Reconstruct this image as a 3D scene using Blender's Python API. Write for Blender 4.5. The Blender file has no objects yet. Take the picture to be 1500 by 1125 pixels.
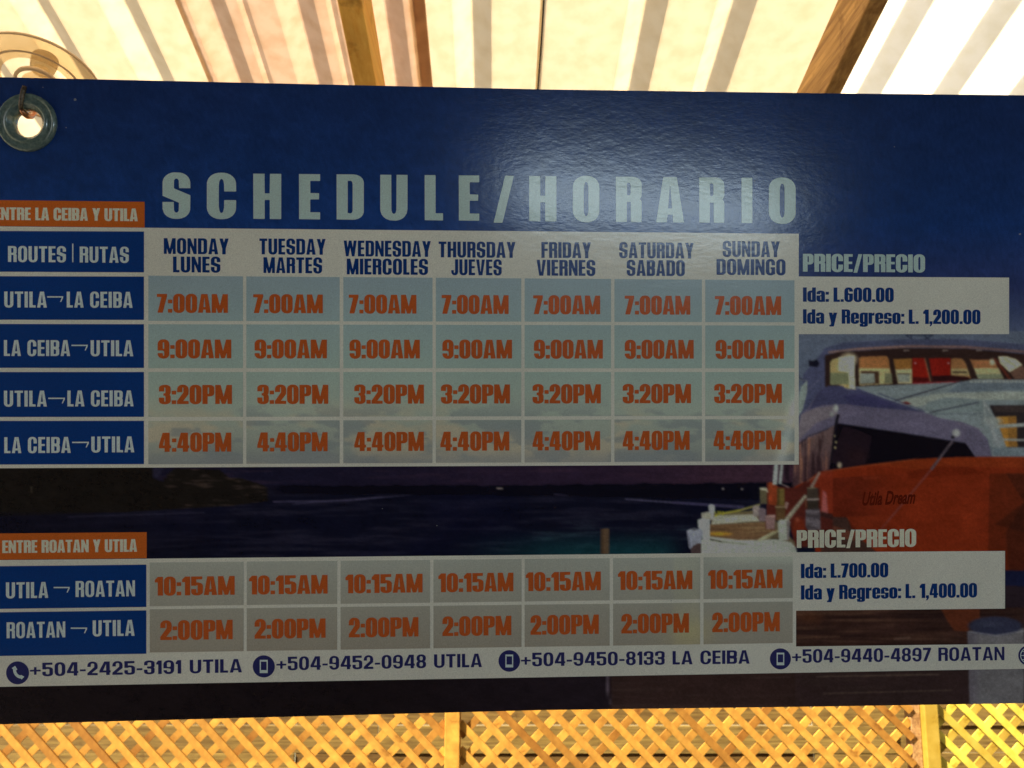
import bpy, math, random
import numpy as np
from mathutils import Vector, Matrix
from mathutils.geometry import tessellate_polygon

random.seed(7)
rng = np.random.default_rng(11)
scene = bpy.context.scene
COL = scene.collection

# ------------------------------------------------------------------ camera
PITCH = math.radians(8.0)
F = 1208.0                                   # focal length in photo pixels
CAM = Vector((0, 0, 1.6))
RIGHT = Vector((1, 0, 0))
FWD = Vector((0, math.cos(PITCH), math.sin(PITCH)))
UP = Vector((0, -math.sin(PITCH), math.cos(PITCH)))
cam_data = bpy.data.cameras.new('camera')
cam_data.sensor_width = 36.0
cam_data.lens = F / 1500.0 * 36.0
cam_data.clip_start = 0.02
cam_data.clip_end = 3000
cam_data.dof.use_dof = True
cam_data.dof.focus_distance = 1.0
cam_data.dof.aperture_fstop = 11.5
cam = bpy.data.objects.new('camera', cam_data)
COL.objects.link(cam)
cam.location = CAM
cam.rotation_euler = (math.pi / 2 + PITCH, 0, 0)
scene.camera = cam

# ------------------------------------------------------------------ world, sun, exposure
SUN_EL = math.radians(46)
SUN_AZ = math.radians(235)                   # compass bearing the sun stands at (0 = +Y, clockwise)
world = bpy.data.worlds.new('World')
scene.world = world
world.use_nodes = True
wn = world.node_tree
bg = wn.nodes['Background']
sky = wn.nodes.new('ShaderNodeTexSky')
sky.sky_type = 'NISHITA'
sky.sun_disc = False
sky.sun_elevation = SUN_EL
sky.sun_rotation = SUN_AZ
sky.dust_density = 2.5
wn.links.new(sky.outputs[0], bg.inputs[0])
bg.inputs[1].default_value = 0.07
sun_data = bpy.data.lights.new('sun', 'SUN')
sun_data.energy = 5.0
sun_data.angle = math.radians(0.5)
sun_data.color = (1.0, 0.90, 0.74)
sun = bpy.data.objects.new('sun', sun_data)
COL.objects.link(sun)
sd = Vector((math.sin(SUN_AZ) * math.cos(SUN_EL), math.cos(SUN_AZ) * math.cos(SUN_EL), math.sin(SUN_EL)))
sun.rotation_euler = sd.to_track_quat('Z', 'Y').to_euler()
scene.view_settings.view_transform = 'Standard'
scene.view_settings.look = 'None'
scene.view_settings.exposure = 1.3
scene.view_settings.gamma = 1.0

# banner plane: depth along the view axis = D + SL * X
D, SL = 1.0, 0.0474
NF = (RIGHT * SL - FWD).normalized()         # front normal of the banner


def cp(u, v, depth):
    """photo pixel at an axial depth -> world point"""
    u, v, depth = float(u), float(v), float(depth)
    return CAM + depth * ((u - 750) / F * RIGHT + (562.5 - v) / F * UP + FWD)


def bp(u, v, off=0.0):
    x = (u - 750) / F
    return cp(u, v, D / (1 - SL * x)) + NF * float(off)


# lit ceiling tube behind the photographer: the light whose reflection ripples over the heading
VD = 3.6


def mirror(p):
    d = (p - bp(750, 562.5)).dot(NF)
    return p - 2 * d * NF


lp = mirror(cp(945, 300, VD))
lx_ = (mirror(cp(1160, 324, VD)) - mirror(cp(730, 274, VD))).normalized()
la = bpy.data.lights.new('tube_light', 'AREA')
la.shape = 'RECTANGLE'
la.size = 1.15
la.size_y = 0.10
la.energy = 4.6
la.color = (0.68, 0.85, 0.96)
lo = bpy.data.objects.new('tube_light', la)
COL.objects.link(lo)
lo.location = lp
lz_ = lp - bp(935, 300)
lz_ = (lz_ - lx_ * lz_.dot(lx_)).normalized()
lo.rotation_euler = Matrix((lx_, lz_.cross(lx_), lz_)).transposed().to_euler()


# ------------------------------------------------------------------ node helpers
def srgb(c):
    c = np.asarray(c, dtype=np.float64) / 255.0
    return np.where(c <= 0.04045, c / 12.92, ((c + 0.055) / 1.055) ** 2.4)


class Mat:
    def __init__(s, name, rough=0.5, spec=0.5, metallic=0.0):
        s.m = bpy.data.materials.new(name)
        s.m.use_nodes = True
        s.nt = s.m.node_tree
        s.b = s.nt.nodes['Principled BSDF']
        s.b.inputs['Roughness'].default_value = rough
        s.b.inputs['Specular IOR Level'].default_value = spec
        s.b.inputs['Metallic'].default_value = metallic

    def n(s, t, **kw):
        x = s.nt.nodes.new(t)
        for k, v in kw.items():
            if k in x.inputs:
                x.inputs[k].default_value = v
            else:
                setattr(x, k, v)
        return x

    def l(s, a, b):
        s.nt.links.new(a, b)

    def coord(s, kind='Object', scale=(1, 1, 1), rot=(0, 0, 0)):
        t = s.n('ShaderNodeTexCoord')
        mp = s.n('ShaderNodeMapping')
        mp.inputs['Scale'].default_value = scale
        mp.inputs['Rotation'].default_value = rot
        s.l(t.outputs[kind], mp.inputs[0])
        return mp.outputs[0]

    def noise(s, vec, scale, detail=3, rough=0.55):
        x = s.n('ShaderNodeTexNoise')
        x.inputs['Scale'].default_value = scale
        x.inputs['Detail'].default_value = detail
        x.inputs['Roughness'].default_value = rough
        s.l(vec, x.inputs['Vector'])
        return x.outputs['Fac']

    def ramp(s, fac, stops):
        x = s.n('ShaderNodeValToRGB')
        e = x.color_ramp.elements
        while len(e) < len(stops):
            e.new(0.5)
        for i, (p, c) in enumerate(stops):
            e[i].position = p
            e[i].color = (*c, 1) if len(c) == 3 else c
        s.l(fac, x.inputs[0])
        return x.outputs[0]

    def bump(s, h, strength, dist):
        x = s.n('ShaderNodeBump')
        x.inputs['Strength'].default_value = strength
        x.inputs['Distance'].default_value = dist
        s.l(h, x.inputs['Height'])
        return x

    def mul(s, a, b):
        x = s.n('ShaderNodeMix', data_type='RGBA', blend_type='MULTIPLY')
        x.inputs[0].default_value = 1.0
        s.l(a, x.inputs[6])
        s.l(b, x.inputs[7])
        return x.outputs[2]


KILL = np.array([0.345, 0.365, 0.365])        # light reaching the printed face, used to turn seen colours into ink colours


def ink(c):
    return np.clip((srgb(c) - 0.003).clip(0.0015) / KILL, 0.002, 0.88)


def vinyl(name, colour=None):
    """glossy printed vinyl: ink colour, fine print grain, orange-peel surface"""
    m = Mat(name, rough=0.18, spec=0.45)
    vec = m.coord('Object')
    g = m.noise(vec, 900, 2)
    gr = m.ramp(g, [(0.25, (0.80, 0.80, 0.80)), (0.75, (1.12, 1.12, 1.12))])
    g2 = m.noise(vec, 7, 3)
    gr2 = m.ramp(g2, [(0.3, (0.93, 0.93, 0.93)), (0.7, (1.04, 1.04, 1.04))])
    if colour is None:
        a = m.n('ShaderNodeAttribute')
        a.attribute_name = 'Col'
        src = a.outputs['Color']
    else:
        r = m.n('ShaderNodeRGB')
        r.outputs[0].default_value = (*[float(x) for x in colour], 1)
        src = r.outputs[0]
    m.l(m.mul(m.mul(src, gr), gr2), m.b.inputs['Base Color'])
    v2 = m.coord('Object', scale=(0.55, 1, 1.0))
    n1 = m.noise(v2, 210, 4, 0.6)
    n2 = m.noise(v2, 60, 3, 0.5)
    n3 = m.noise(v2, 3.0, 1, 0.5)
    b1 = m.bump(n1, 0.5, 0.00023)
    b2 = m.bump(n2, 0.4, 0.00030)
    b3 = m.bump(n3, 0.5, 0.004)
    m.l(b3.outputs[0], b2.inputs['Normal'])
    m.l(b2.outputs[0], b1.inputs['Normal'])
    m.l(b1.outputs[0], m.b.inputs['Normal'])
    return m.m


M_PIC = vinyl('printed_vinyl')
M_WHITE = vinyl('white_print', ink((154, 164, 146)))
M_BLUE = vinyl('blue_print', ink((12, 42, 92)))
M_NAVY = vinyl('navy_ink', ink((10, 38, 84)))
M_DARKNAVY = vinyl('dark_navy_ink', ink((32, 34, 72)))
M_ORANGE = vinyl('orange_ink', ink((132, 64, 30)))
M_TAB = vinyl('orange_print', ink((140, 72, 30)))
M_HEAD = vinyl('pale_heading_ink', ink((126, 146, 144)))
M_PALE = vinyl('pale_ink', ink((140, 160, 160)))
M_CREAM = vinyl('cream_ink', ink((172, 170, 140)))
M_HULL = vinyl('hull_lettering_ink', ink((66, 22, 14)))


def tag(o, label=None, cat=None, group=None, kind=None):
    if label:
        o['label'] = label
    if cat:
        o['category'] = cat
    if group:
        o['group'] = group
    if kind:
        o['kind'] = kind
    return o


def mesh_obj(name, verts, faces, mat, parent=None, origin=None, smooth=False):
    me = bpy.data.meshes.new(name)
    if origin is not None:
        verts = [Vector(v) - origin for v in verts]
    me.from_pydata([tuple(v) for v in verts], [], faces)
    me.update()
    if mat:
        me.materials.append(mat)
    if smooth:
        me.polygons.foreach_set('use_smooth', [True] * len(me.polygons))
    o = bpy.data.objects.new(name, me)
    COL.objects.link(o)
    if parent:
        o.parent = parent
    return o


def empty(name, loc):
    o = bpy.data.objects.new(name, None)
    o.empty_display_size = 0.1
    COL.objects.link(o)
    o.location = loc
    return o


# ================================================================== GLYPHS
# each glyph is a distance-like field on a raster, contoured into clean outlines.
RES = 72


class G:
    """glyph canvas: cap height 1, x from 0 to w"""
    def __init__(s, x0=-0.15, x1=1.6, y0=-0.35, y1=1.15):
        s.xs = np.arange(x0, x1, 1 / RES)
        s.ys = np.arange(y0, y1, 1 / RES)
        s.X, s.Y = np.meshgrid(s.xs, s.ys)

    def rect(s, x0, y0, x1, y1):
        cx, cy = (x0 + x1) / 2, (y0 + y1) / 2
        return np.maximum(abs(s.X - cx) - (x1 - x0) / 2, abs(s.Y - cy) - (y1 - y0) / 2)

    def rr(s, x0, y0, x1, y1, rx, ry=None):
        ry = rx if ry is None else ry
        rx = max(min(rx, (x1 - x0) / 2), 1e-3)
        ry = max(min(ry, (y1 - y0) / 2), 1e-3)
        cx, cy = (x0 + x1) / 2, (y0 + y1) / 2
        ax = abs(s.X - cx) - ((x1 - x0) / 2 - rx)
        ay = abs(s.Y - cy) - ((y1 - y0) / 2 - ry)
        e = (np.sqrt((ax.clip(0) / rx) ** 2.2 + (ay.clip(0) / ry) ** 2.2) - 1) * min(rx, ry)
        return np.where((ax > 0) & (ay > 0), e, np.maximum(ax - rx, ay - ry))

    def hp(s, x0, y0, x1, y1):
        """half plane left of the directed line is inside"""
        dx, dy = x1 - x0, y1 - y0
        L = math.hypot(dx, dy)
        return ((s.X - x0) * dy - (s.Y - y0) * dx) / L

    def cpoly(s, pts):
        a = sum(pts[i][0] * pts[(i + 1) % len(pts)][1] - pts[(i + 1) % len(pts)][0] * pts[i][1] for i in range(len(pts)))
        if a < 0:
            pts = pts[::-1]
        f = None
        for i in range(len(pts)):
            h = s.hp(*pts[i], *pts[(i + 1) % len(pts)])
            f = h if f is None else np.maximum(f, h)
        return f


def U_(*a):
    f = a[0]
    for b in a[1:]:
        f = np.minimum(f, b)
    return f


def S_(a, *bs):
    for b in bs:
        a = np.maximum(a, -b)
    return a


def I_(a, *bs):
    for b in bs:
        a = np.maximum(a, b)
    return a


class FontSpec:
    def __init__(s, w, st, h, gap, ry=0.26):
        s.w, s.st, s.h, s.gap, s.ry = w, st, h, gap, ry


IMPACT = FontSpec(0.60, 0.246, 0.138, 0.040, 0.27)
GROT = FontSpec(0.60, 0.182, 0.142, 0.085, 0.34)
OSW = FontSpec(0.46, 0.165, 0.125, 0.07)
OSWB = FontSpec(0.46, 0.175, 0.135, 0.06)


def glyph_field(ch, fs):
    g = G()
    w, s, h = fs.w, fs.st, fs.h
    o = 0.014
    imp = fs is IMPACT
    big = 9
    ry = fs.ry

    def ring(w, y0=-o, y1=1 + o, hh=None, ryy=None):
        hh = hh or h
        ryy = ryy or ry
        return S_(g.rr(0, y0, w, y1, w * 0.5, ryy), g.rr(s, y0 + hh, w - s, y1 - hh, (w - 2 * s) / 2, max(0.03, ryy - hh + 0.03)))

    if ch in 'O0':
        ww = w if ch == 'O' else w * 0.93
        return ring(ww), ww
    if ch == 'C':
        return S_(ring(w), g.rect(w * 0.5, 0.41, big, 0.60)), w
    if ch == 'G':
        r = S_(ring(w), g.rect(w * 0.5, 0.40, big, 0.62))
        return U_(r, g.rect(w * 0.52, 0.38, w, 0.50), g.rect(w - s * 0.9, 0.06, w, 0.50)), w
    if ch == 'D':
        out = U_(g.rect(0, 0, w * 0.6, 1), g.rr(0, 0, w, 1, w * 0.42, 0.20))
        inn = U_(g.rect(s, h, s + 0.02, 1 - h), g.rr(s, h, w - s, 1 - h, (w - 2 * s) * 0.5, 0.08))
        return S_(out, inn), w
    if ch == 'U':
        out = U_(g.rect(0, 0.5, w, 1), g.rr(0, -o, w, 0.9, w * 0.5, ry))
        inn = U_(g.rect(s, 0.5, w - s, big), g.rr(s, h, w - s, 0.8, (w - 2 * s) / 2, 0.09))
        return S_(out, inn), w
    if ch == 'J':
        ww = w * 0.84
        out = U_(g.rect(ww - s, 0.4, ww, 1), g.rr(0, -o, ww, 0.9, ww * 0.5, ry))
        inn = g.rr(s * 0.8, h, ww - s, 0.8, 0.1, 0.09)
        out = S_(out, inn, g.rect(-1, 0.32, ww - s, big))
        return out, ww
    if ch == 'H':
        return U_(g.rect(0, 0, s, 1), g.rect(w - s, 0, w, 1), g.rect(0, 0.42, w, 0.42 + h * 1.05)), w
    if ch == 'I':
        return g.rect(0, 0, s, 1), s
    if ch in 'EFL':
        ww = w * (0.77 if ch != 'L' else 0.69)
        f = g.rect(0, 0, s, 1)
        if ch in 'EF':
            f = U_(f, g.rect(0, 1 - h * 1.1, ww, 1), g.rect(0, 0.44, ww * 0.95, 0.44 + h))
        if ch in 'EL':
            f = U_(f, g.rect(0, 0, ww * 1.0, h * 1.15))
        return f, ww
    if ch == 'T':
        ww = w * 0.90
        return U_(g.rect(ww / 2 - s / 2, 0, ww / 2 + s / 2, 1), g.rect(0, 1 - h * 1.15, ww, 1)), ww
    if ch == 'N':
        t = s * 0.82
        f = U_(g.rect(0, 0, t, 1), g.rect(w - t, 0, w, 1),
               g.cpoly([(0, 1), (t * 1.05, 1), (w, 0.0), (w - t * 1.05, 0.0)]))
        return I_(f, g.rect(0, 0, w, 1)), w
    if ch == 'M':
        ww = w * 1.30
        t = s * 0.86
        c = ww / 2
        d = s * 0.62
        f = U_(g.rect(0, 0, t, 1), g.rect(ww - t, 0, ww, 1),
               g.cpoly([(0, 1), (d * 1.65, 1), (c + d * 0.55, 0), (c - d * 0.55, 0)]),
               g.cpoly([(ww, 1), (ww - d * 1.65, 1), (c - d * 0.55, 0), (c + d * 0.55, 0)]))
        return f, ww
    if ch == 'W':
        ww = w * 1.52
        t = s * 0.95
        q = ww * 0.27
        f = U_(g.cpoly([(0, 1), (t, 1), (q + t * 0.42, 0), (q - t * 0.42, 0)]),
               g.cpoly([(ww, 1), (ww - t, 1), (ww - q - t * 0.42, 0), (ww - q + t * 0.42, 0)]),
               g.cpoly([(ww / 2 - t * 0.45, 1), (ww / 2 + t * 0.45, 1), (q + t * 0.42, 0), (q - t * 0.38, 0)]),
               g.cpoly([(ww / 2 - t * 0.45, 1), (ww / 2 + t * 0.45, 1), (ww - q + t * 0.38, 0), (ww - q - t * 0.42, 0)]))
        return f, ww
    if ch in 'AV':
        ww = w * (1.04 if imp else 1.06)
        c = ww / 2
        a = s * 0.62 if imp else s * 0.6
        out = g.cpoly([(0, 0), (ww, 0), (c + a, 1), (c - a, 1)])
        inn = g.cpoly([(s * 0.98, -0.001), (ww - s * 0.98, -0.001), (c, 0.86 if imp else 0.84)])
        f = S_(out, inn)
        if ch == 'A':
            f = U_(f, I_(out, g.rect(0, 0.17, ww, 0.17 + h)))
        else:
            f = f[::-1, :]
            # flip about y=0.5
            f2 = np.empty_like(f)
            Y = g.ys
            src = S_(out, inn)
            for i, y in enumerate(Y):
                j = int(round((1 - y - Y[0]) * RES))
                f2[i] = src[j] if 0 <= j < len(Y) else 1.0
            f = f2
        return f, ww
    if ch == 'Y':
        ww = w * 1.0
        c = ww / 2
        f = U_(g.rect(c - s / 2, 0, c + s / 2, 0.46),
               g.cpoly([(0, 1), (s * 0.98, 1), (c + s * 0.5, 0.36), (c - s * 0.5, 0.36)]),
               g.cpoly([(ww, 1), (ww - s * 0.98, 1), (c - s * 0.5, 0.36), (c + s * 0.5, 0.36)]))
        return f, ww
    if ch in 'PRB':
        lo = 0.40 if ch == 'P' else 0.455
        ww = w * (0.93 if ch == 'P' else 0.96)
        bowl = U_(g.rect(0, lo, ww * 0.55, 1), g.rr(0, lo, ww, 1, ww * 0.4, 0.17))
        inn = U_(g.rect(s, lo + h, s + 0.03, 1 - h), g.rr(s, lo + h * 0.95, ww - s, 1 - h * 0.95, (ww - 2 * s) / 2, 0.06))
        f = U_(g.rect(0, 0, s, 1), bowl)
        if ch == 'R':
            leg = I_(g.rr(s * 0.6, -0.4, ww, 0.53, ww * 0.2, 0.1), g.rect(ww - s * 0.98, 0, big, 0.6))
            f = U_(f, leg, g.rect(s, lo - 0.01, ww - s * 0.6, lo + h * 0.7))
            notch = g.cpoly([(ww - 0.035, 0.485), (big, 0.70), (big, 0.30)])
            f = S_(f, notch, inn)
        elif ch == 'B':
            b2 = U_(g.rect(0, 0, ww * 0.55, 0.5), g.rr(0, 0, ww, 0.56, ww * 0.4, 0.17))
            i2 = U_(g.rect(s, h, s + 0.03, 0.56 - h), g.rr(s, h, ww - s, 0.56 - h * 1.15, (ww - 2 * s) / 2, 0.06))
            notch = g.cpoly([(ww - 0.04, 0.52), (big, 0.72), (big, 0.32)])
            inn = g.rr(s, 0.46 + h, ww - s, 1 - h * 0.95, (ww - 2 * s) / 2, 0.05)
            f = S_(U_(f, b2), i2, inn, notch)
        else:
            f = S_(f, inn)
        return f, ww
    if ch == 'S':
        ww = w * 1.0
        k = 0.42 if imp else 0.5
        t = 0.27 if imp else 0.22
        mid = 0.5 - k * (g.X - ww / 2)
        up = I_(g.rr(s, 0.30, ww - s, 1 + o - h, (ww - 2 * s) / 2, 0.08), (mid + t / 2 - g.Y) * 0.9)
        lo = I_(g.rr(s, -o + h, ww - s, 0.70, (ww - 2 * s) / 2, 0.08), (g.Y - mid + t / 2) * 0.9)
        gr = I_(g.rect(ww * 0.5, 0.3, big, 0.66), (mid + t / 2 - g.Y) * 0.9)
        gl = I_(g.rect(-1, 0.36, ww * 0.5, 0.7), (g.Y - mid + t / 2) * 0.9)
        f = S_(g.rr(0, -o, ww, 1 + o, ww * 0.5, ry * 0.95), up, lo)
        # open slots only outside the diagonal spine
        gr = I_(gr, -(g.rr(0, 0.05, ww, 0.56, ww * 0.5, 0.25)) * 1.0)
        gl = I_(gl, -(g.rr(0, 0.44, ww, 0.95, ww * 0.5, 0.25)) * 1.0)
        return S_(f, gr, gl), ww
    if ch == '/':
        ww = 0.46
        return g.cpoly([(0, -0.04), (0.2, -0.04), (ww, 1.0), (ww - 0.2, 1.0)]), ww
    if ch == '|':
        return g.rect(0, -0.05, 0.07, 1.05), 0.07
    if ch == ':':
        a = s * 0.86
        return U_(g.rect(0, 0.0, a, 0.2), g.rect(0, 0.5, a, 0.7)), a
    if ch == '.':
        return g.rect(0, 0, s * 0.85, 0.19), s * 0.85
    if ch == ',':
        a = s * 0.85
        return U_(g.rect(0, 0, a, 0.19), g.cpoly([(a * 0.45, 0.02), (a, 0.02), (a * 0.5, -0.16), (0, -0.16)])), a
    if ch == '1':
        ww = s * 1.55
        return U_(g.rect(ww - s, 0, ww, 1), g.cpoly([(0, 0.70), (0, 0.84), (ww - s, 1.0), (ww - s * 0.5, 1.0), (ww - s * 0.5, 0.70)])), ww
    if ch == '2':
        ww = w * 0.90
        top = S_(g.rr(0, 0.3, ww, 1 + o, ww * 0.5, ry), g.rr(s, 0.3, ww - s, 1 + o - h, (ww - 2 * s) / 2, 0.09), g.rect(-1, 0, s + 0.02, 0.62), g.rect(-1, -1, big, 0.56))
        dg = g.cpoly([(ww - s, 0.60), (ww, 0.60), (ww - 0.01, 0.50), (s * 1.05, 0.12), (0, 0.12), (0, 0.16)])
        return U_(top, dg, g.rect(0, 0, ww, h * 1.15)), ww
    if ch in '3':
        ww = w * 0.92
        a = S_(g.rr(0, 0.42, ww, 1 + o, ww * 0.5, 0.2), g.rr(s, 0.42 + h, ww - s, 1 + o - h, (ww - 2 * s) / 2, 0.07))
        b = S_(g.rr(0, -o, ww, 0.56, ww * 0.5, 0.2), g.rr(s, h - o, ww - s, 0.56 - h, (ww - 2 * s) / 2, 0.07))
        f = U_(a, b)
        f = S_(f, g.rect(-1, 0.34, s + 0.02, 0.66), g.cpoly([(ww - 0.03, 0.50), (big, 0.65), (big, 0.35)]))
        return U_(f, g.rect(s * 0.85, 0.44, ww - s * 0.6, 0.57)), ww
    if ch == '4':
        ww = w * 0.98
        f = U_(g.rect(ww - s * 1.28, 0, ww - s * 0.28, 1), g.rect(0, 0.19, ww, 0.19 + h * 1.05))
        dgn = g.cpoly([(0, 0.33), (0.19, 0.33), (ww - s * 1.0, 1.0), (ww - s * 1.28 - 0.10, 1.0)])
        return U_(f, dgn), ww
    if ch == '5':
        ww = w * 0.92
        b = S_(g.rr(0, -o, ww, 0.68, ww * 0.5, 0.2), g.rr(s, h - o, ww - s, 0.68 - h, (ww - 2 * s) / 2, 0.07), g.rect(-1, 0.33, s + 0.02, 0.5))
        b = S_(b, g.rect(-1, 0.5, s * 0.98, 0.62) * 1.0)
        return U_(b, g.rect(0, 0.50, s, 1), g.rect(0, 1 - h * 1.15, ww * 0.95, 1)), ww
    if ch == '8':
        ww = w * 0.93
        a = S_(g.rr(0.015, 0.44, ww - 0.015, 1 + o, ww * 0.5, ry * 0.8), g.rr(s + 0.01, 0.44 + h * 0.9, ww - s - 0.01, 1 + o - h, (ww - 2 * s) / 2, 0.12))
        b = S_(g.rr(0, -o, ww, 0.56, ww * 0.5, ry * 0.8), g.rr(s, h - o, ww - s, 0.56 - h * 0.9, (ww - 2 * s) / 2, 0.12))
        return U_(S_(a, g.rr(s, h - o, ww - s, 0.56 - h * 0.9, 0.1, 0.1)), S_(b, g.rr(s, 0.44 + h * 0.9, ww - s, 0.9, 0.1, 0.1))), ww
    if ch == '-':
        return g.rect(0, 0.31, 0.30, 0.31 + h), 0.30
    if ch == '+':
        return U_(g.rect(0, 0.36, 0.56, 0.36 + h * 0.9), g.rect(0.28 - h * 0.45, 0.12, 0.28 + h * 0.45, 0.12 + 0.56 + h * 0.05)), 0.56
    if ch in '69':
        ww = w * 0.93
        f = S_(g.rr(0, -o, ww, 1 + o, ww * 0.5, ry), g.rr(s, h, ww - s, 0.62 - h * 0.9, (ww - 2 * s) / 2, 0.07), g.rr(s, 0.60, ww - s, 1 - h, (ww - 2 * s) / 2, 0.08),
               g.rect(ww * 0.55, 0.585, big, 0.72))
        if ch == '9':
            f2 = np.ones_like(f)
            nx, ny = len(g.xs), len(g.ys)
            for i, y in enumerate(g.ys):
                j = int(round((1 - y - g.ys[0]) * RES))
                if 0 <= j < ny:
                    idx = np.round((ww - g.xs - g.xs[0]) * RES).astype(int)
                    ok = (idx >= 0) & (idx < nx)
                    f2[i, ok] = f[j, idx[ok]]
            f = f2
        return f, ww
    if ch == '7':
        ww = w * 0.82
        return U_(g.rect(0, 1 - h * 1.2, ww, 1), g.cpoly([(ww - s * 0.95, 0.9), (ww, 0.9), (ww * 0.28 + s, 0), (ww * 0.22, 0)]) if False else
                  g.cpoly([(ww - s * 1.05, 0.88), (ww, 0.88), (s * 1.15, 0), (s * 0.12, 0)])), ww
    # ---- lowercase (x height .76)
    xh = 0.77
    lw = w * 0.92
    hh = 0.125

    def lring(w):
        return S_(g.rr(0, -o, w, xh + o, w * 0.5, 0.2), g.rr(s, hh, w - s, xh - hh, (w - 2 * s) / 2, 0.06))
    if ch == 'o':
        return lring(lw), lw
    if ch == 'd':
        return U_(lring(lw), S_(g.rect(lw - s, 0, lw, 1))), lw
    if ch == 'g':
        f = U_(lring(lw), g.rect(lw - s, -0.05, lw, xh))
        t = S_(g.rr(0, -0.22, lw, 0.25, lw * 0.5, 0.13), g.rect(-1, 0.0, lw - s, 0.5), g.rr(s, -0.10, lw - s, 0.2, 0.05, 0.04))
        return U_(f, t, g.rect(0.02, -0.20, lw * 0.6, -0.10)), lw
    if ch == 'a':
        f = S_(lring(lw), g.rect(-1, 0.44, s + 0.02, 0.53))
        return U_(f, g.rect(s, 0.38, lw - s * 0.8, 0.46), g.rect(lw - s, 0, lw, 0.5)), lw
    if ch == 'e':
        f = S_(lring(lw), g.rect(lw * 0.5, 0.25, big, 0.34))
        return U_(f, g.rect(s * 0.8, 0.34, lw, 0.42)), lw
    if ch == 'r':
        ww = w * 0.68
        return U_(g.rect(0, 0, s, xh), g.cpoly([(s * 0.9, xh - 0.2), (s * 0.9, xh - 0.06), (ww, xh + 0.02), (ww, xh - 0.2)])), ww
    if ch == 's':
        ww = lw * 0.95
        f = S_(g.rr(0, -o, ww, xh + o, ww * 0.5, 0.18), g.rr(s * 0.95, 0.43, ww - s * 0.95, xh - 0.11, 0.05, 0.05), g.rr(s * 0.95, 0.11, ww - s * 0.95, 0.34, 0.05, 0.05),
               g.rect(ww * 0.5, 0.42, big, 0.52), g.rect(-1, 0.25, ww * 0.5, 0.33))
        return f, ww
    if ch == 'y':
        ww = w * 0.95
        f = U_(g.cpoly([(0, xh), (s, xh), (ww / 2 + s * 0.45, 0), (ww / 2 - s * 0.45, 0)]),
               g.cpoly([(ww, xh), (ww - s, xh), (ww * 0.5 - s * 0.75, -0.2), (ww * 0.5 + s * 0.25, -0.2)]),
               g.rect(ww * 0.08, -0.2, ww * 0.6, -0.08))
        return f, ww
    raise KeyError(ch)


def simplify(pts, tol):
    if len(pts) < 4:
        return pts
    P = np.array(pts)
    keep = np.zeros(len(P), bool)
    far = int(np.argmax(((P - P[0]) ** 2).sum(1)))
    keep[0] = keep[far] = True
    stack = [(0, far), (far, len(P))]
    while stack:
        a, b = stack.pop()
        if b - a < 2:
            continue
        A = P[a]
        B = P[b % len(P)]
        d = B - A
        L = np.hypot(*d) + 1e-9
        seg = P[a + 1:b]
        dist = abs(d[0] * (seg[:, 1] - A[1]) - d[1] * (seg[:, 0] - A[0])) / L
        i = int(np.argmax(dist))
        if dist[i] > tol:
            m = a + 1 + i
            keep[m] = True
            stack += [(a, m), (m, b)]
    return [tuple(p) for p in P[keep]]


def contour(f, xs, ys):
    """closed outlines of f<0 (marching squares)"""
    ny, nx = f.shape
    f = np.where(abs(f) < 1e-6, 1e-6, f)
    ins = f < 0
    segs = {}

    def pt(key):
        i0, j0, i1, j1 = key
        a, b = f[j0, i0], f[j1, i1]
        t = a / (a - b)
        return (xs[i0] + (xs[i1] - xs[i0]) * t, ys[j0] + (ys[j1] - ys[j0]) * t)
    code = ins[:-1, :-1] * 1 + ins[:-1, 1:] * 2 + ins[1:, 1:] * 4 + ins[1:, :-1] * 8
    table = {1: [('L', 'B')], 2: [('B', 'R')], 3: [('L', 'R')], 4: [('R', 'T')], 5: [('L', 'T'), ('R', 'B')], 6: [('B', 'T')], 7: [('L', 'T')],
             8: [('T', 'L')], 9: [('T', 'B')], 10: [('T', 'R'), ('B', 'L')], 11: [('T', 'R')], 12: [('R', 'L')], 13: [('R', 'B')], 14: [('B', 'L')]}
    jj, ii = np.nonzero((code > 0) & (code < 15))
    for j, i in zip(jj.tolist(), ii.tolist()):
        e = {'B': (i, j, i + 1, j), 'R': (i + 1, j, i + 1, j + 1), 'T': (i, j + 1, i + 1, j + 1), 'L': (i, j, i, j + 1)}
        for a, b in table[int(code[j, i])]:
            segs[e[a]] = e[b]
    loops = []
    while segs:
        k0 = next(iter(segs))
        loop = []
        k = k0
        while k in segs:
            loop.append(pt(k))
            k = segs.pop(k)
        if len(loop) > 5:
            loops.append(simplify(loop, 0.35 / RES))
    return loops


_gl = {}


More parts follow.
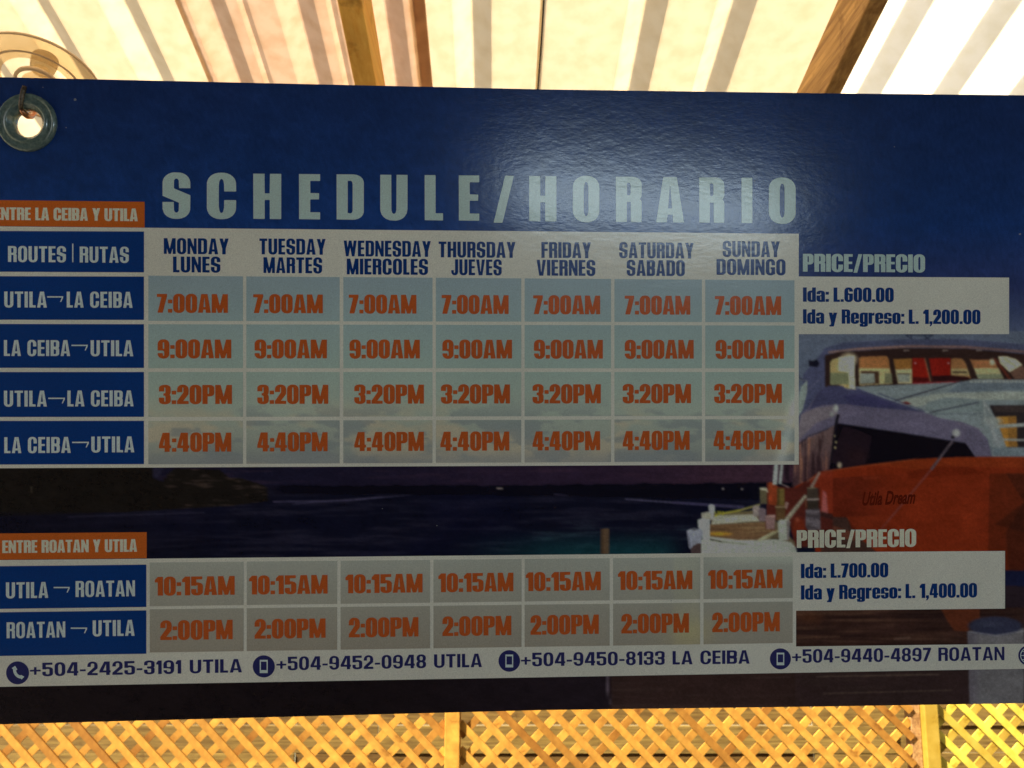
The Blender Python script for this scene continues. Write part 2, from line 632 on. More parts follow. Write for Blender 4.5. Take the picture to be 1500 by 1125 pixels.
def glyph(ch, fs):
    key = (ch, id(fs))
    if key not in _gl:
        f, w = glyph_field(ch, fs)
        g = G()
        loops = contour(f, g.xs, g.ys)
        vs = [(p[0], p[1], 0.0) for L in loops for p in L]
        tris = []
        # group holes with the outline that holds them
        def area(L):
            return 0.5 * sum(L[i][0] * L[(i + 1) % len(L)][1] - L[(i + 1) % len(L)][0] * L[i][1] for i in range(len(L)))

        def inside(p, L):
            c = False
            for i in range(len(L)):
                a, b = L[i], L[i - 1]
                if (a[1] > p[1]) != (b[1] > p[1]) and p[0] < (b[0] - a[0]) * (p[1] - a[1]) / (b[1] - a[1]) + a[0]:
                    c = not c
            return c
        offs = np.cumsum([0] + [len(L) for L in loops])
        ars = [abs(area(L)) for L in loops]
        depth = [sum(1 for m in range(len(loops)) if m != n and ars[m] > ars[n] and inside(loops[n][0], loops[m])) for n in range(len(loops))]
        for n, L in enumerate(loops):
            if depth[n] % 2:
                continue
            grp = [n] + [m for m in range(len(loops)) if depth[m] == depth[n] + 1 and inside(loops[m][0], L)]
            idx = [int(offs[m]) + q for m in grp for q in range(len(loops[m]))]
            for t in tessellate_polygon([[Vector((p[0], p[1], 0)) for p in loops[m]] for m in grp]):
                tris.append(tuple(idx[q] for q in t))
        _gl[key] = (vs, tris, w)
    return _gl[key]


def layout(text, fs, space=0.26):
    """-> list of (char, x0, w) and total width, cap height 1"""
    x = 0
    out = []
    for ch in text:
        if ch == ' ':
            x += space
            continue
        _, _, w = glyph(ch, fs)
        out.append((ch, x, w))
        x += w + fs.gap
    return out, x - fs.gap


def slope_at(v):
    return 0.01733 - (v - 126) * 0.0000406


ROOT_LOC = bp(780, 1045)
banner = empty('banner', ROOT_LOC)
tag(banner, 'blue printed ferry timetable banner hanging by a grommet under the ribbed roof', 'banner')


def text_verts(text, fs, x0, x1, base, cap, space=0.26, slope=None):
    lay, W = layout(text, fs, space)
    sc = (x1 - x0) / W
    if slope is None:
        slope = slope_at(base)
    V, T = [], []
    for ch, gx, w in lay:
        vs, tris, _ = glyph(ch, fs)
        o = len(V)
        for (x, y, _) in vs:
            u = x0 + (gx + x) * sc
            V.append((u, base + (u - x0) * slope - y * cap))
        T += [tuple(o + q for q in t) for t in tris]
    return V, T


def lettering(name, V, T, mat, off, parent, label=None):
    faces = []
    W = [bp(u, v, off) for u, v in V]
    for t in T:
        a, b, c = (W[i] for i in t)
        faces.append(t if (b - a).cross(c - a).dot(NF) > 0 else t[::-1])
    o = mesh_obj(name, W, faces, mat, parent, ROOT_LOC)
    if label:
        o['label'] = label
    return o


def text(name, s, fs, x0, x1, base, cap, mat, off, parent, space=0.26):
    V, T = text_verts(s, fs, x0, x1, base, cap, space)
    return lettering(name, V, T, mat, off, parent)


# ================================================================== PRINTED PICTURE (flat print, painted as ink colours)
U0, U1, V0, V1 = -20, 1700, 90, 1085
pw, ph = U1 - U0, V1 - V0
UU, VV = np.meshgrid(np.arange(U0, U1) + 0.5, np.arange(V0, V1) + 0.5)


def vnoise(sx, sy, seed, octaves=4, U=UU, V=VV):
    r = np.random.default_rng(seed)
    tot = np.zeros(U.shape)
    amp, norm = 1.0, 0
    for k in range(octaves):
        tab = r.random((257, 257))
        x = (U + 400) / sx * 2 ** k
        y = (V + 400) / sy * 2 ** k
        xi, yi = np.floor(x).astype(int), np.floor(y).astype(int)
        fx, fy = x - xi, y - yi
        fx, fy = fx * fx * (3 - 2 * fx), fy * fy * (3 - 2 * fy)
        a, b = tab[yi % 256, xi % 256], tab[yi % 256, (xi + 1) % 256]
        c, d = tab[(yi + 1) % 256, xi % 256], tab[(yi + 1) % 256, (xi + 1) % 256]
        tot += amp * ((a * (1 - fx) + b * fx) * (1 - fy) + (c * (1 - fx) + d * fx) * fy)
        norm += amp
        amp *= 0.55
    return tot / norm


img = np.zeros((ph, pw, 3))


def grad(ax, stops, out=None):
    xs = [s[0] for s in stops]
    return np.stack([np.interp(ax, xs, [s[1][k] for s in stops]) for k in range(3)], -1)


img[:] = grad(VV, [(90, (18, 36, 78)), (330, (16, 46, 104)), (420, (36, 50, 100)), (500, (78, 92, 122)), (600, (70, 64, 88)), (715, (52, 36, 58)), (720, (17, 17, 36)), (830, (17, 20, 44)), (1085, (24, 20, 24))])


def blend(mask, c):
    m = mask[..., None]
    cc = np.asarray(c, float)
    img[:] = img * (1 - m) + cc * m


def polymask(pts, soft=0.0):
    xs = [p[0] for p in pts]
    ys = [p[1] for p in pts]
    m = np.zeros((ph, pw))
    i0, i1 = max(0, int(min(xs) - U0) - 2), min(pw, int(max(xs) - U0) + 3)
    j0, j1 = max(0, int(min(ys) - V0) - 2), min(ph, int(max(ys) - V0) + 3)
    if i1 <= i0 or j1 <= j0:
        return m
    acc = np.zeros((j1 - j0, i1 - i0))
    for ox, oy in ((-.25, -.25), (.25, -.25), (-.25, .25), (.25, .25)):
        X = UU[j0:j1, i0:i1] + ox
        Y = VV[j0:j1, i0:i1] + oy
        c = np.zeros(X.shape, bool)
        for k in range(len(pts)):
            (xa, ya), (xb, yb) = pts[k], pts[k - 1]
            if ya == yb:
                continue
            c ^= ((ya > Y) != (yb > Y)) & (X < (xb - xa) * (Y - ya) / (yb - ya) + xa)
        acc += c
    m[j0:j1, i0:i1] = acc / 4
    return m


def poly(pts, c, a=1.0):
    blend(polymask(pts) * a, c)


def z4(pts):
    return [(1160 + x / 4.412, 480 + y / 4.412) for x, y in pts]


def z3(pts):
    return [(1100 + x / 3.75, 480 + y / 3.75) for x, y in pts]


def z5(pts):
    return [(960 + x / 5.769, 680 + y / 5.769) for x, y in pts]


def line(p, q, w, c, a=1.0, w2=None):
    w2 = w if w2 is None else w2
    dx, dy = q[0] - p[0], q[1] - p[1]
    L = math.hypot(dx, dy) or 1
    nx, ny = -dy / L / 2, dx / L / 2
    poly([(p[0] + nx * w, p[1] + ny * w), (q[0] + nx * w2, q[1] + ny * w2), (q[0] - nx * w2, q[1] - ny * w2), (p[0] - nx * w, p[1] - ny * w)], c, a)


def blob(cx, cy, rx, ry, c, a=1.0, soft=2.0):
    d = np.sqrt(((UU - cx) / rx) ** 2 + ((VV - cy) / ry) ** 2)
    blend(np.clip((1 - d) * soft, 0, 1) * a, c)


def sm(x, a, b):
    t = np.clip((x - a) / (b - a), 0, 1)
    return t * t * (3 - 2 * t)


n_big = vnoise(220, 90, 1)
n_hor = vnoise(60, 5, 2)
n_fine = vnoise(9, 6, 3)
n_vert = vnoise(5, 60, 4)
# dusk sky between table and horizon, redder to the right
band = ((VV > 660) & (VV < 716)).astype(float)
blend(band, (24, 24, 44))
blend(band * sm(UU, 350, 900) * 0.9, (42, 30, 50))
blend(band * sm(UU, 850, 1130) * 0.9, (62, 40, 54))
blend(band * sm(n_hor, 0.5, 0.8) * 0.25, (80, 50, 66))
# sea
sea = ((VV >= 716) & (VV < 1000)).astype(float)
blend(sea * 1.0, (17, 19, 35))
blend(sea * sm(n_hor, 0.40, 0.75) * 0.75, (33, 33, 52))
blend(sea * sm(n_big, 0.45, 0.7) * 0.4, (14, 16, 40))
blend(sea * sm(VV, 770, 812) * sm(UU, 640, 860) * (1 - sm(UU, 960, 1015)) * 0.85, (18, 58, 66))
blend(sea * sm(n_hor, 0.55, 0.8) * 0.5 * sm(VV, 750, 800) * sm(UU, 700, 860), (36, 84, 88))
# far shore
top = 711 + 6 * (vnoise(14, 400, 6, 3) - 0.5) - 4 * sm(UU, 700, 1080)
shore = sm(VV, top - 0.6, top + 0.6) * (1 - sm(VV, 722 + 6 * sm(UU, 600, 1100), 727 + 8 * sm(UU, 600, 1100)))
blend(shore * sm(UU, 380, 420), (16, 16, 27))
for x, y in ((729, 715.5), (735, 715.5), (1059, 716), (1087, 716.5)):
    blob(x, y, 2.2, 1.8, (170, 160, 150), 0.9)
# wakes
line((400, 735), (520, 733), 2.0, (70, 66, 100), 0.7, 1.2)
line((430, 738), (560, 728), 2.0, (66, 64, 96), 0.6)
line((520, 732), (602, 725), 2.6, (70, 68, 100), 0.8, 0.6)
line((915, 731), (985, 736), 2.2, (82, 80, 112), 0.8)
line((985, 736), (1090, 743), 3.6, (70, 66, 104), 0.75, 5)
line((812, 724), (830, 726), 1.6, (60, 58, 90), 0.6)
# dark ship on the left
poly([(-20, 680), (222, 680), (224, 700), (238, 706), (246, 694), (256, 686), (322, 688), (336, 700), (352, 700), (390, 712), (394, 734), (340, 741), (190, 750), (-20, 757)], (25, 23, 22))
shipm = polymask([(-20, 680), (222, 680), (224, 700), (238, 706), (246, 694), (256, 686), (322, 688), (336, 700), (352, 700), (390, 712), (394, 734), (340, 741), (190, 750), (-20, 757)])
blend(shipm * sm(n_fine, 0.5, 0.75) * 0.25, (36, 32, 30))
blend(shipm * sm(vnoise(25, 4, 9), 0.62, 0.75) * sm(UU, 220, 260) * 0.7, (64, 52, 48))
poly([(222, 684), (240, 684), (232, 700), (226, 700)], (36, 36, 58))
line((46, 712), (46, 722), 1.6, (64, 58, 48), 0.8)
blend((VV > 750) * (VV < 830) * (1 - sm(UU, 60, 420)) * 0.55, (20, 20, 30))
line((100, 757), (300, 751), 2.0, (40, 40, 62), 0.7)
# pile in the shallows
poly([(881, 775), (891, 774), (891, 812), (880, 812)], (92, 72, 52))
blend(polymask([(881, 775), (885, 774), (885, 812), (880, 812)]) * 0.6, (60, 46, 36))

# -- catamaran: sky behind
poly([(1160, 485), (1700, 485), (1700, 640), (1160, 640)], (88, 102, 126))
blend(((VV > 485) & (UU > 1160)) * (1 - sm(VV, 490, 640)) * 0.35, (96, 110, 128))
# wheelhouse
poly(z4([(35, 660), (75, 300), (165, 200), (215, 130), (330, 98), (700, 76), (1100, 76), (1500, 108), (2300, 190), (2300, 900), (35, 900)]), (74, 80, 114))
poly(z4([(215, 130), (330, 98), (700, 76), (1100, 76), (1500, 108), (1500, 150), (1100, 118), (700, 118), (300, 150)]), (70, 78, 108), 0.7)
line(*z4([(235, 160), (420, 138)]), 3, (140, 112, 104))
line(*z4([(420, 138), (760, 120)]), 3.4, (140, 108, 98))
line(*z4([(760, 120), (1120, 124)]), 3.4, (132, 100, 92))
line(*z4([(1120, 124), (1560, 160)]), 3.4, (120, 92, 88))
poly(z4([(215, 178), (300, 158), (700, 132), (1120, 134), (1520, 172), (2300, 260), (2300, 420), (1500, 335), (1100, 352), (415, 380), (215, 382)]), (50, 34, 32))
for x in (740, 990, 1210):
    line(*z4([(x - 18, 148), (x + 18, 147)]), 1.6, (150, 140, 130), 0.9)
# windows
CRM, ORG, GRN = (196, 188, 140), (166, 108, 58), (140, 152, 120)
w1 = z4([(246, 225), (262, 205), (330, 186), (405, 180), (408, 395), (340, 390), (300, 368), (246, 368)])
poly(w1, (184, 166, 104))
poly(z4([(246, 292), (376, 292), (376, 366), (246, 368)]), (128, 136, 98))
poly(z4([(300, 190), (405, 180), (408, 395), (372, 392), (365, 290), (300, 280)]), (216, 214, 172))
blob(*z4([(368, 205)])[0], 16, 13, (236, 226, 178), 1.0, 1.3)
w2 = z4([(434, 200), (448, 188), (612, 182), (625, 200), (652, 362), (436, 374)])
poly(w2, ORG)
poly(z4([(434, 262), (632, 262), (650, 362), (436, 374)]), (192, 184, 124))
poly(z4([(446, 280), (562, 282), (564, 362), (446, 366)]), (76, 52, 38))
poly(z4([(440, 296), (534, 296), (536, 358), (440, 362)]), (146, 158, 146))
poly(z4([(600, 296), (645, 296), (650, 358), (600, 360)]), (120, 124, 92))
w3 = z4([(656, 204), (774, 198), (776, 362), (686, 362)])
poly(w3, (158, 106, 46))
poly(z4([(668, 270), (776, 266), (776, 362), (686, 362)]), (190, 182, 130))
poly(z4([(680, 300), (762, 300), (762, 350), (690, 352)]), (146, 156, 142))
line(*z4([(680, 298), (764, 298)]), 1.4, (70, 56, 44))
poly(z4([(779, 196), (858, 196), (896, 358), (779, 362)]), (150, 28, 18))
poly(z4([(885, 198), (1026, 196), (1026, 312), (910, 340)]), (142, 26, 18))
poly(z4([(779, 320), (888, 322), (896, 358), (779, 362)]), (70, 20, 22), 0.8)
poly(z4([(906, 312), (1060, 306), (1150, 316), (1150, 334), (915, 345)]), (48, 20, 24))
line(*z4([(779, 360), (1090, 350)]), 2.4, (160, 34, 40))
line(*z4([(858, 196), (896, 350)]), 1.6, (176, 130, 90), 0.8)
for p in z4([(798, 229), (1012, 229)]):
    blob(*p, 2, 1.6, (190, 170, 180))
w6 = z4([(1028, 204), (1050, 196), (1100, 200), (1122, 225), (1158, 330), (1130, 318), (1030, 308)])
poly(w6, (158, 108, 62))
poly(z4([(1028, 264), (1134, 264), (1150, 312), (1030, 304)]), (168, 154, 102))
line(*z4([(1040, 288), (1130, 288)]), 2.2, (70, 56, 42))
w7 = z4([(1150, 206), (1305, 208), (1368, 328), (1208, 332)])
poly(w7, (160, 104, 62))
poly(z4([(1176, 262), (1334, 260), (1368, 328), (1206, 332)]), (186, 174, 120))
poly(z4([(1188, 300), (1352, 298), (1368, 328), (1206, 332)]), (128, 138, 108))
blob(*z4([(1296, 222)])[0], 6, 7, (214, 206, 166), 0.9, 1.4)
poly(z4([(1334, 186), (1392, 186), (1450, 204), (1490, 240), (1408, 288), (1345, 230)]), (226, 216, 164))
line(*z4([(1370, 200), (1452, 252)]), 1.4, (150, 120, 80), 0.7)
poly(z4([(1410, 290), (1492, 244), (1560, 330), (1440, 332)]), (112, 80, 66))
line(*z4([(1310, 200), (1412, 335)]), 4, (104, 44, 32), 0.9)
# lens post on the roof corner and antenna marks
poly(z4([(108, 212), (142, 214), (160, 205), (178, 232), (165, 255), (110, 248)]), (22, 22, 38))
line(*z4([(40, 320), (96, 350)]), 1.2, (44, 48, 70))
for a, b in (((730, 46), (770, 70)), ((770, 48), (775, 76)), ((850, 48), (885, 74)), ((860, 74), (915, 46)), ((740, 47), (915, 47))):
    line(*z4([a, b]), 1.3, (30, 34, 56), 0.9)
# white superstructure under the windows
poly(z4([(405, 382), (1100, 350), (1180, 332), (1500, 336), (2300, 300), (2300, 845), (1270, 845), (1200, 660), (900, 575), (650, 480)]), (124, 140, 144))
poly(z4([(1090, 352), (1500, 344), (2300, 330), (2300, 392), (1500, 400), (1000, 420)]), (104, 120, 132))
poly(z4([(890, 432), (1000, 422), (2300, 400), (2300, 468), (1240, 468), (1100, 455), (1000, 450), (880, 480)]), (152, 164, 154))
poly(z4([(690, 476), (780, 450), (890, 440), (870, 500), (800, 512)]), (152, 164, 154))
poly(z4([(870, 490), (1000, 455), (1230, 470), (1240, 540), (920, 556), (860, 530)]), (120, 138, 140))
for x in range(1160, 1520, 26):
    blob(*z4([(x, 348)])[0], 3.2, 2.6, (172, 180, 172), 0.8)
line(*z4([(665, 472), (880, 410)]), 2.2, (62, 66, 78))
line(*z4([(880, 410), (1100, 345)]), 1.8, (62, 66, 78))
line(*z4([(890, 548), (1210, 482)]), 2.0, (70, 76, 88))
line(*z4([(960, 556), (1230, 556)]), 1.2, (90, 100, 110), 0.8)
line(*z4([(858, 492), (858, 530)]), 1.2, (150, 158, 160), 0.8)
poly(z4([(700, 482), (745, 478), (772, 492), (740, 498)]), (120, 40, 36))
# aft doorway
poly(z4([(1276, 500), (2300, 500), (2300, 775), (1392, 775), (1340, 640)]), (44, 38, 42))
poly(z4([(1300, 508), (1500, 504), (1500, 548), (1310, 545)]), (62, 52, 52))
poly(z4([(1318, 575), (1450, 572), (1458, 770), (1385, 770)]), (186, 128, 46))
poly(z4([(1395, 570), (1450, 572), (1458, 770), (1400, 770)]), (150, 104, 44))
blob(*z4([(1300, 605)])[0], 18, 9, (160, 172, 166), 0.9, 1.6)
line(*z4([(1240, 480), (1290, 560)]), 2.4, (160, 168, 166), 0.8)
line(*z4([(1300, 640), (1560, 624)]), 5.2, (150, 160, 156))
line(*z4([(1340, 722), (1560, 728)]), 3.2, (140, 148, 146))
line(*z4([(1265, 590), (1345, 780)]), 5.0, (150, 160, 160), 0.8)
blob(*z4([(1330, 720)])[0], 9, 16, (142, 152, 156), 0.7, 1.4)
poly(z4([(1270, 775), (2300, 770), (2300, 845), (1270, 845)]), (112, 130, 140))
# bow
poly(z4([(30, 700), (60, 560), (110, 512), (175, 412), (240, 374), (330, 378), (352, 398), (420, 396), (660, 478), (860, 546), (950, 582), (1100, 610), (1200, 648), (1266, 720), (1295, 845), (1180, 845), (1122, 746), (860, 702), (600, 662), (320, 618), (270, 624), (150, 690), (30, 790)]), (100, 96, 122))
poly(z4([(175, 412), (240, 374), (330, 378), (352, 398), (420, 396), (660, 478), (860, 546), (700, 530), (520, 516), (330, 494), (200, 500), (110, 530)]), (66, 68, 104))
poly(z4([(330, 440), (450, 430), (620, 480), (700, 520), (520, 512), (380, 496)]), (52, 50, 98), 0.5)
poly(z4([(30, 700), (60, 560), (150, 520), (270, 505), (300, 560), (150, 620), (30, 740)]), (126, 118, 124), 0.8)
line(*z4([(352, 396), (420, 398)]), 1.4, (170, 170, 150), 0.7)
line(*z4([(560, 424), (860, 540)]), 1.2, (44, 46, 84), 0.8)
# dark hull side
poly(z4([(300, 618), (600, 662), (860, 702), (1122, 746), (1192, 845), (1000, 852), (600, 882), (320, 910), (240, 920), (270, 660)]), (20, 17, 26))
poly(z4([(250, 860), (330, 640), (420, 660), (520, 700), (470, 890), (320, 910)]), (44, 30, 40), 0.7)
blob(*z4([(420, 830)])[0], 26, 18, (52, 32, 36), 0.6, 1.2)
# port bow with streaky reflections
poly(z4([(20, 760), (200, 668), (275, 628), (262, 760), (240, 915), (170, 940), (60, 1090), (0, 1090)]), (108, 86, 86))
hm = polymask(z4([(30, 740), (200, 668), (275, 628), (262, 760), (240, 915), (170, 940), (60, 1090), (0, 1090)]))
blend(hm * sm(VV, 640, 700) * 0.75, (66, 42, 50))
blend(hm * sm(n_vert, 0.55, 0.72) * sm(VV, 625, 650) * 0.9, (160, 108, 84))
blend(hm * sm(1 - n_vert, 0.55, 0.7) * sm(VV, 620, 650) * 0.7, (44, 28, 34))
line(*z4([(35, 760), (110, 700)]), 1.3, (46, 40, 52))
line(*z4([(110, 700), (235, 655)]), 1.3, (46, 40, 52))
line(*z4([(300, 560), (282, 640)]), 4.2, (26, 24, 34))
line(*z4([(282, 640), (250, 880)]), 4.2, (30, 26, 36), 1, 3)
for p, r in (((285, 740), 1.8), ((280, 775), 2.0), ((276, 700), 1.3)):
    blob(*z4([p])[0], r, 2.6, (190, 180, 120))
blob(*z4([(284, 520)])[0], 5.2, 7.5, (168, 178, 172), 1, 1.8)
blob(*z4([(258, 560)])[0], 4.4, 5.0, (150, 160, 158), 0.9, 1.6)
blob(*z4([(308, 888)])[0], 4.6, 6.0, (176, 166, 136), 1, 1.8)
# white rail at the table edge
poly(z4([(22, 520), (60, 380), (100, 340), (98, 420), (70, 530), (24, 600)]), (138, 156, 150))
poly(z3([(225, 470), (260, 440), (262, 480), (225, 560)]), (150, 160, 150), 0.8)
for a, b, w_, c_ in (((35, 300), (60, 330), 1.2, (60, 64, 84)), ((20, 330), (100, 344), 1.4, (120, 130, 134)), ((1240, 470), (1250, 600), 2.2, (160, 170, 166)),
                     ((1110, 455), (1108, 480), 1.4, (96, 112, 118)), ((1000, 450), (1240, 448), 1.2, (170, 178, 168)), ((860, 556), (1190, 560), 1.0, (88, 100, 110)),
                     ((1060, 615), (1240, 660), 1.2, (130, 122, 140)), ((320, 500), (640, 545), 1.0, (88, 84, 112)), ((100, 470), (130, 465), 1.2, (44, 46, 66)),
                     ((110, 400), (215, 300), 1.2, (96, 100, 128)), ((1300, 560), (1300, 840), 1.2, (150, 160, 162))):
    line(*z4([a, b]), w_, c_, 0.75)
# bollard on the lavender bow
blob(*z4([(1062, 680)])[0], 7.6, 7.2, (166, 172, 170), 1, 2.2)
blob(*z4([(1040, 708)])[0], 3.6, 3.0, (40, 36, 44), 1, 1.8)
# orange hull
poly(z3([(190, 900), (322, 832), (380, 792), (600, 757), (900, 722), (1150, 710), (2300, 706), (2300, 2100), (380, 1500), (330, 1000)]), (134, 42, 18))
poly(z3([(640, 752), (900, 722), (1150, 710), (1500, 710), (1500, 770), (1150, 766), (900, 780)]), (146, 52, 20), 0.8)
poly(z3([(860, 790), (1060, 758), (1190, 764), (1300, 800), (860, 830)]), (98, 28, 14), 0.5)
blend(polymask(z3([(380, 830), (860, 800), (900, 1125), (380, 1125)])) * (1 - sm(UU, 1240, 1340)) * 0.75, (96, 32, 20))
poly(z3([(1310, 800), (2300, 800), (2300, 2100), (1290, 2100)]), (84, 32, 18), 0.6)
poly(z3([(1400, 800), (2300, 800), (2300, 2100), (1480, 2100), (1400, 1125), (1500, 960)]), (56, 26, 20), 0.5)
poly(z3([(1340, 1080), (1500, 960), (1500, 1125)]), (44, 22, 18), 0.4)
line(*z3([(322, 832), (380, 792)]), 2.0, (170, 96, 70), 0.8)
line(*z3([(380, 792), (900, 724)]), 1.6, (168, 74, 34), 0.8)
line(*z3([(620, 828), (700, 822)]), 2.0, (160, 62, 34), 0.6)
poly(z3([(392, 1010), (415, 940), (440, 960), (446, 1032), (400, 1034)]), (176, 100, 100))
blob(*z3([(425, 1005)])[0], 5, 10, (200, 150, 150), 0.7, 1.4)
poly(z3([(385, 1036), (530, 1042), (560, 1125), (700, 1240), (385, 1240)]), (68, 46, 40))
poly(z3([(385, 1080), (470, 1090), (640, 1160), (560, 1170), (385, 1130)]), (120, 62, 44), 0.7)
line(*z3([(1108, 622), (990, 780)]), 3.6, (92, 80, 90))
line(*z3([(990, 780), (700, 1125)]), 3.0, (120, 62, 58), 0.75)
blend(polymask(z3([(520, 1040), (1300, 1000), (1300, 1300), (700, 1240)])) * sm(n_big, 0.45, 0.7) * 0.4, (160, 56, 24))
# reddish stern at the quay
poly(z5([(940, 150), (1000, 185), (1200, 200), (1380, 60), (1500, 60), (1500, 700), (1180, 700), (1130, 480), (940, 470)]), (88, 36, 30))
poly(z5([(1300, 130), (1390, 66), (1500, 50), (1500, 420), (1400, 400), (1390, 200), (1330, 200)]), (136, 44, 24))
line(*z5([(1280, 150), (1340, 106)]), 1.3, (170, 130, 110), 0.7)
line(*z5([(1340, 106), (1500, 52)]), 1.3, (150, 66, 44), 0.7)
poly(z5([(955, 155), (985, 150), (1035, 190), (1030, 350), (955, 340)]), (142, 58, 30))
blob(*z5([(972, 290)])[0], 4, 6, (180, 70, 36), 0.8)
blob(*z5([(1210, 530)])[0], 12, 17, (124, 44, 26), 1, 2.4)
blob(*z5([(1200, 470)])[0], 4, 5, (160, 84, 60), 0.7, 1.2)
poly(z5([(1415, 220), (1445, 240), (1460, 420), (1400, 430)]), (176, 96, 96), 0.8)
poly(z5([(1400, 400), (1500, 425), (1500, 470), (1390, 440)]), (60, 34, 32))
# davit legs
poly(z5([(1006, -30), (1042, -30), (1028, 172), (990, 172)]), (158, 172, 166))
poly(z5([(1060, -30), (1084, -30), (1066, 168), (1040, 168)]), (150, 164, 160))
poly(z5([(1090, -20), (1130, -20), (1130, 150), (1096, 120)]), (34, 26, 34), 0.8)
line(*z5([(1066, 168), (1130, 196)]), 1.6, (150, 130, 130))
# quay floor, glowing white toward the viewer
poly(z5([(470, 415), (830, 395), (1020, 480), (1180, 660), (1195, 800), (380, 800), (380, 660), (470, 500)]), (96, 84, 62))
poly(z5([(500, 432), (840, 424), (880, 480), (700, 494), (470, 512)]), (156, 160, 140))
line(*z5([(500, 470), (840, 452)]), 1.6, (176, 182, 160), 0.7)
poly(z5([(462, 512), (930, 492), (1030, 560), (870, 640), (700, 640), (462, 604)]), (112, 84, 56))
qm = polymask(z5([(462, 512), (930, 492), (1030, 560), (870, 640), (700, 640), (462, 604)]))
blend(qm * sm(vnoise(80, 3, 12), 0.5, 0.7) * 0.6, (150, 124, 84))
blend(qm * sm(1 - vnoise(80, 3, 13), 0.55, 0.7) * 0.5, (76, 54, 40))
blob(*z5([(540, 588)])[0], 24, 4, (186, 136, 36), 0.9, 1.6)
poly(z5([(840, 425), (1000, 470), (1010, 560), (930, 545), (930, 490)]), (84, 46, 38))
poly(z5([(462, 612), (700, 640), (862, 640), (1040, 632), (1150, 662), (1192, 712), (1196, 800), (384, 800), (384, 650), (420, 612)]), (160, 170, 158))
line(*z5([(415, 625), (560, 655)]), 1.8, (60, 58, 44))
line(*z5([(560, 655), (770, 676)]), 1.2, (90, 92, 70), 0.8)
line(*z5([(980, 628), (1050, 632)]), 1.8, (50, 44, 30), 0.9)
# ropes
line(*z5([(572, 415), (720, 388)]), 2.4, (160, 158, 50), 1, 2.6)
line(*z5([(720, 388), (885, 340)]), 2.6, (152, 146, 70))
line(*z5([(600, 425), (860, 392)]), 1.4, (120, 116, 60), 0.8)
for k in range(26):
    blob(*z5([(500 + 78 * rng.random(), 398 + 42 * rng.random())])[0], 1.6, 1.3, (164, 168, 30), 0.8, 1.4)
line(*z5([(870, 645), (1010, 575)]), 4.0, (170, 168, 130), 1, 5)
line(*z5([(930, 630), (1040, 560)]), 3.0, (150, 148, 110), 0.9)
line(*z5([(1100, 480), (1275, 262)]), 7.0, (150, 146, 124), 1, 5)
line(*z5([(1108, 484), (1270, 285)]), 1.0, (100, 92, 76), 0.8)
line(*z5([(1318, 196), (1390, 64)]), 5.0, (140, 124, 112), 1, 3)
# posts, tubs
poly(z5([(882, 205), (942, 205), (945, 335), (885, 335)]), (92, 86, 62))
poly(z5([(880, 198), (940, 200), (955, 235), (942, 240), (936, 222), (884, 216)]), (176, 176, 148))
poly(z5([(1028, 206), (1090, 206), (1092, 350), (1025, 350)]), (112, 96, 46))
poly(z5([(1028, 206), (1052, 206), (1050, 350), (1025, 350)]), (84, 66, 36))
poly(z5([(1018, 362), (1100, 362), (1095, 480), (1022, 480)]), (88, 66, 40))
line(*z5([(1012, 360), (1110, 360)]), 2.0, (150, 140, 100))
poly(z5([(1098, 315), (1128, 325), (1110, 385), (1095, 365)]), (150, 120, 110))
poly(z5([(822, 352), (880, 345), (890, 440), (825, 440)]), (140, 130, 124))
poly(z5([(868, 380), (905, 368), (936, 380), (930, 482), (876, 482)]), (112, 98, 104))
poly(z5([(930, 432), (1015, 428), (1006, 550), (938, 548)]), (134, 106, 104))
poly(z5([(932, 432), (1013, 430), (1011, 446), (934, 448)]), (160, 132, 124))
poly(z5([(1034, 486), (1060, 466), (1120, 466), (1140, 486), (1126, 640), (1044, 640)]), (162, 174, 158))
poly(z5([(1108, 470), (1138, 486), (1130, 640), (1112, 640)]), (120, 108, 110), 0.8)
poly(z5([(1282, 204), (1372, 200), (1380, 300), (1280, 300)]), (70, 60, 52))
line(*z5([(1282, 203), (1356, 199)]), 2.0, (120, 116, 90))
line(*z5([(1278, 300), (1384, 296)]), 2.6, (150, 140, 134))
poly(z5([(1282, 305), (1378, 305), (1378, 390), (1284, 390)]), (52, 46, 40))
poly(z5([(1270, 385), (1390, 375), (1398, 555), (1290, 560), (1268, 520)]), (104, 98, 106))
blend(polymask(z5([(1270, 385), (1390, 375), (1398, 555), (1290, 560), (1268, 520)])) * sm(vnoise(12, 3, 21), 0.5, 0.65) * 0.7, (60, 54, 60))
line(*z5([(1272, 310), (1272, 370)]), 1.4, (150, 120, 70), 0.8)
poly(z5([(446, 350), (470, 338), (500, 346), (504, 378), (488, 470), (462, 470), (452, 390)]), (156, 164, 160))
poly(z5([(388, 412), (450, 400), (474, 420), (470, 470), (392, 460)]), (150, 150, 132))
poly(z5([(358, 470), (400, 456), (462, 466), (462, 640), (400, 640), (380, 560), (360, 530)]), (158, 170, 164))
poly(z5([(264, 562), (300, 545), (385, 545), (402, 580), (390, 640), (384, 680), (320, 690), (296, 720), (282, 700)]), (130, 138, 154))
poly(z5([(290, 548), (330, 536), (372, 548), (330, 560)]), (84, 90, 100))
poly(z5([(300, 718), (320, 690), (360, 668), (386, 672), (386, 780), (300, 780)]), (72, 58, 58))
line(*z5([(270, 580), (300, 716)]), 1.6, (90, 94, 116), 0.8)
